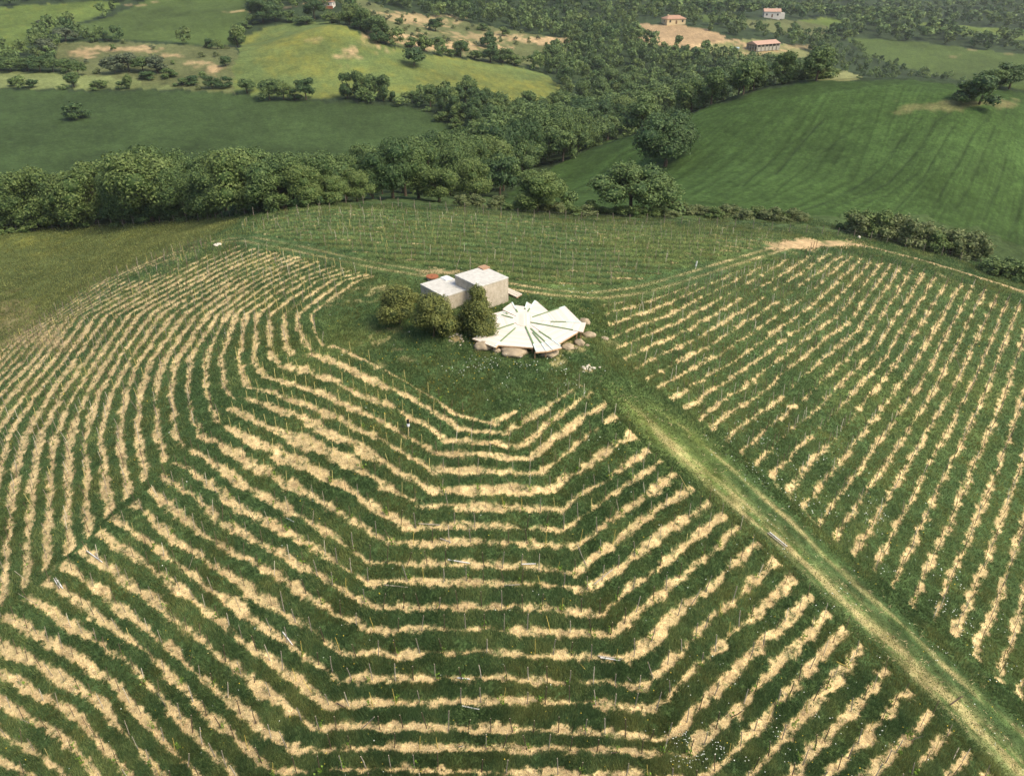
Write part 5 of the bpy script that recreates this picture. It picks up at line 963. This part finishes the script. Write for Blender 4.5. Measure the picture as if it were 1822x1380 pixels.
# ------------------------------------------------------------------ wire fences
fpost = simple_mat('fence_post', (.24,.20,.16), .85, .2, 5); wirem = simple_mat('fence_wire', (.22,.22,.21), .5, .5, 3, metal=.6)
def fence(pts, label, step, hp, rad):
    d_ = dense(pts, 10, False); x, y = hit(d_[:, 0], d_[:, 1]); L = np.concatenate([[0], np.cumsum(np.hypot(np.diff(x), np.diff(y)))]); s = np.arange(0, L[-1], step); X = np.interp(s, L, x); Y = np.interp(s, L, y); Z = ground_z(X, Y); print('fence', len(s), L[-1])
    root = bpy.data.objects.new('wire_fence', None); link(root); root.location = (X[0], Y[0], Z[0]); tag(root, label, 'fence'); bm = bmesh.new(); tube(bm, (0, 0, -.3), (0, 0, hp), rad, rad*.9, 7, 0); base_me = None
    for i in range(len(s)):
        if base_me is None: o = bm_obj('fence_post', bm, fpost, root); base_me = o.data
        else: o = link(bpy.data.objects.new('fence_post', base_me), root)
        o.location = (X[i]-X[0], Y[i]-Y[0], Z[i]-Z[0]); o.rotation_euler = (random.gauss(0, .03), random.gauss(0, .03), 0); o.scale = (1, 1, random.uniform(.9, 1.08))
    bm = bmesh.new()
    for i in range(len(s)-1):
        for hh in (.5, 1.0, 1.5): tube(bm, (X[i]-X[0], Y[i]-Y[0], Z[i]-Z[0]+hh), (X[i+1]-X[0], Y[i+1]-Y[0], Z[i+1]-Z[0]+hh), .010, .010, 3, 0)
    bm_obj('wire', bm, wirem, root)
fence([(452,386),(500,372),(560,366),(620,364),(683,367),(737,372),(793,378),(900,386),(1000,392),(1100,396),(1200,400),(1300,406),(1400,414),(1500,422),(1571,432),(1688,460),(1770,484),(1815,500)], 'long wire fence on thin wooden posts along the far edge of the vineyard', 3.6, 2.0, .065)
fence([(0,415),(100,407),(250,400),(400,389),(448,384)], 'wire fence along the foot of the tree belt, left of the vineyard', 4.2, 1.6, .06)
# the row ends at the track junction: three reddish posts
for k, (u, v) in enumerate([(1441,447),(1446,445),(1451,443)]):
    x, y = hit1(u, v); bm = bmesh.new(); tube(bm, (0, 0, -.2), (.05, 0, 1.7), .06, .05, 7, 0); o = bm_obj('row_end_post', bm, hatchw); o.location = (x, y, hz(x, y)); tag(o, ['left', 'middle', 'right'][k]+'most of the three reddish posts beside the dirt patch'.replace('most', '' if k == 1 else 'most'), 'post', 'reddish posts beside the dirt patch')

# ------------------------------------------------------------------ farm buildings
tile = simple_mat('terracotta', (.40,.24,.165), .85, .2, 2, .8, 1.2); tilep = simple_mat('pink_tile', (.46,.30,.23), .85, .2, 2, .85, 1.15); cream = simple_mat('cream_render', (.62,.50,.30), .85, .2, 1.5, .92, 1.06); whitew = simple_mat('white_render', (.68,.64,.58), .85, .2, 1.5, .92, 1.06); greyw = simple_mat('grey_block', (.36,.34,.29), .9, .2, 2, .8, 1.2); dkw = simple_mat('dark_window', (.03,.035,.04), .2, .5); woodd = simple_mat('door_wood', (.16,.09,.05)); bluem = simple_mat('blue_sheet', (.38,.48,.52), .5, .4, 2)
def gable(bm, L, W, z0, rise, ov=.5, hip=0.0):
    a, b_ = L/2+ov, W/2+ov; v = [bm.verts.new(p) for p in ((-a, -b_, z0), (a, -b_, z0), (a, b_, z0), (-a, b_, z0), (-a+hip, 0, z0+rise), (a-hip, 0, z0+rise))]
    for f in ((0, 1, 5, 4), (2, 3, 4, 5), (1, 2, 5), (3, 0, 4), (3, 2, 1, 0)): bm.faces.new([v[i] for i in f])
def house(u, v, wpx, L, W, Hh, rise, rot, wallm, roofm, label, name='farmhouse', hip=2.0, chim=1, wins=3, win_side=-1, extra=None):
    x, y = hit1(u, v); z = hz(x, y); w = wpx*math.sqrt(x*x+y*y)/F; s_ = w/(L*abs(math.cos(rot))+W*abs(math.sin(rot))); print('house', label, round(s_, 2), x, y)
    root = bpy.data.objects.new(name, None); link(root); root.location = (x, y, z); root.rotation_euler = (0, 0, rot); root.scale = (s_,)*3; tag(root, label, 'barn' if name == 'barn' else 'house')
    if name != 'barn':
        bm = bmesh.new(); box(bm, (0, 0, Hh/2-.5), (L, W, Hh+1)); bm_obj('wall', bm, wallm, root)
    bm = bmesh.new(); gable(bm, L, W, Hh+.02, rise, .5, hip); rf = bm_obj('roof', bm, roofm, root)
    for k in range(chim):
        bm = bmesh.new(); box(bm, (-L*.28+L*.56*k, W*.12, Hh+rise*.8), (.8, .7, 1.6)); bm_obj('chimney', bm, wallm, rf)
    if name != 'barn':
        for sd_ in (-1, 1):
            for k in range(wins):
                bm = bmesh.new(); xx = -L/2+L*(k+.5)/wins; dr_ = (k == wins//2 and sd_ == -1)
                box(bm, (xx, sd_*(W/2+.03), Hh*.55 if not dr_ else Hh*.38), (1.1, .08, 1.3 if not dr_ else 2.1)); bm_obj('door' if dr_ else 'window', bm, woodd if dr_ else dkw, root)
            bm = bmesh.new(); box(bm, (sd_*(L/2+.03), 0, Hh*.55), (.08, 1.1, 1.2)); bm_obj('window', bm, dkw, root)
    return root
house(1198, 42, 36, 13, 9, 3.0, 1.9, R(14), cream, tile, 'cream farmhouse with a low terracotta hipped roof above the ploughed field', hip=3.5)
h2 = house(1372, 32, 26, 12, 7, 4.4, 2.0, R(-8), whitew, tilep, 'white farmhouse with a pink tiled roof and two chimneys among trees', hip=.0, chim=2)
bm = bmesh.new(); box(bm, (7.6, -.6, 1.5), (3.4, 5, 4)); bm_obj('side_wing', bm, whitew, h2)
b_ = house(1357, 88, 54, 24, 11, 4.2, 2.2, R(30), greyw, tilep, 'long grey block barn with a pinkish roof and an open pillared end', 'barn', hip=.0, chim=0)
bm = bmesh.new(); box(bm, (0, 5.35, 1.9), (24, .3, 4.6)); box(bm, (11.85, 0, 1.9), (.3, 10.4, 4.6)); bm_obj('wall', bm, greyw, b_)
bm = bmesh.new()
for k in range(6): box(bm, (-9.4+k*4.0, -5.3, 1.0), (3.0, .3, 3.0))
bm_obj('low_wall', bm, greyw, b_)
for k in range(7):
    bm = bmesh.new(); box(bm, (-11.8+k*3.93, -5.3, 1.9), (.6, .6, 4.6)); bm_obj('pillar', bm, greyw, b_)
for k in range(3):
    bm = bmesh.new(); box(bm, (-11.75, -2.6+k*2.6, 1.9), (.5, .5, 4.6)); bm_obj('pillar', bm, greyw, b_)
bm = bmesh.new(); v_ = [bm.verts.new(p) for p in ((-12.3, -5.8, 4.25), (-12.3, 5.8, 4.25), (-12.3, 0, 6.25), (-12.15, -5.8, 4.25), (-12.15, 5.8, 4.25), (-12.15, 0, 6.25))]
for f in ((0, 2, 1), (3, 4, 5), (0, 1, 4, 3), (1, 2, 5, 4), (2, 0, 3, 5)): bm.faces.new([v_[i] for i in f])
bm_obj('gable_sheet', bm, bluem, b_)
h0 = house(576, 12, 34, 15, 9, 3.2, 1.6, R(-4), whitew, tile, 'white farmhouse with dark windows at the top edge, above the yellow green field', hip=2.5)
x, y = hit1(578, 15.5); bm = bmesh.new(); box(bm, (0, 0, .6), (11, .35, 1.9)); o = bm_obj('brick_wall', bm, rust); o.location = (x, y, hz(x, y)); tag(o, 'low red brick wall in front of the white farmhouse at the top edge', 'wall')
x, y = hit1(1311, 89); bm = bmesh.new(); tube(bm, (-1.6, 0, 1), (1.6, 0, 1), .95, .95, 16, 0); o = bm_obj('water_tank', bm, bluem, None, False); o.location = (x, y, hz(x, y)); tag(o, 'small pale blue water tank on the ground left of the barn', 'tank')

# ------------------------------------------------------------------ the air over the valley
hzm = bpy.data.materials.new('haze'); hzm.use_nodes = True; t = hzm.node_tree; t.nodes.remove(t.nodes['Principled BSDF']); pv_ = t.nodes.new('ShaderNodeVolumePrincipled'); pv_.inputs['Color'].default_value = (.90,.95,.93,1); pv_.inputs['Density'].default_value = HAZE_D; pv_.inputs['Anisotropy'].default_value = .3; t.links.new(pv_.outputs[0], t.nodes['Material Output'].inputs['Volume'])
zs = co[:, 2]; zlo, zhi = float(zs.min())-3, max(float(zs.max())+20, CAM_H+4); bm = bmesh.new(); box(bm, (0, 2550, (zlo+zhi)/2), (12400, 6200, zhi-zlo)); hzo = bm_obj('haze', bm, hzm); hzo['kind'] = 'stuff'; hzo['label'] = 'thin pale haze hanging over the valley and the far woods'; hzo['category'] = 'haze'
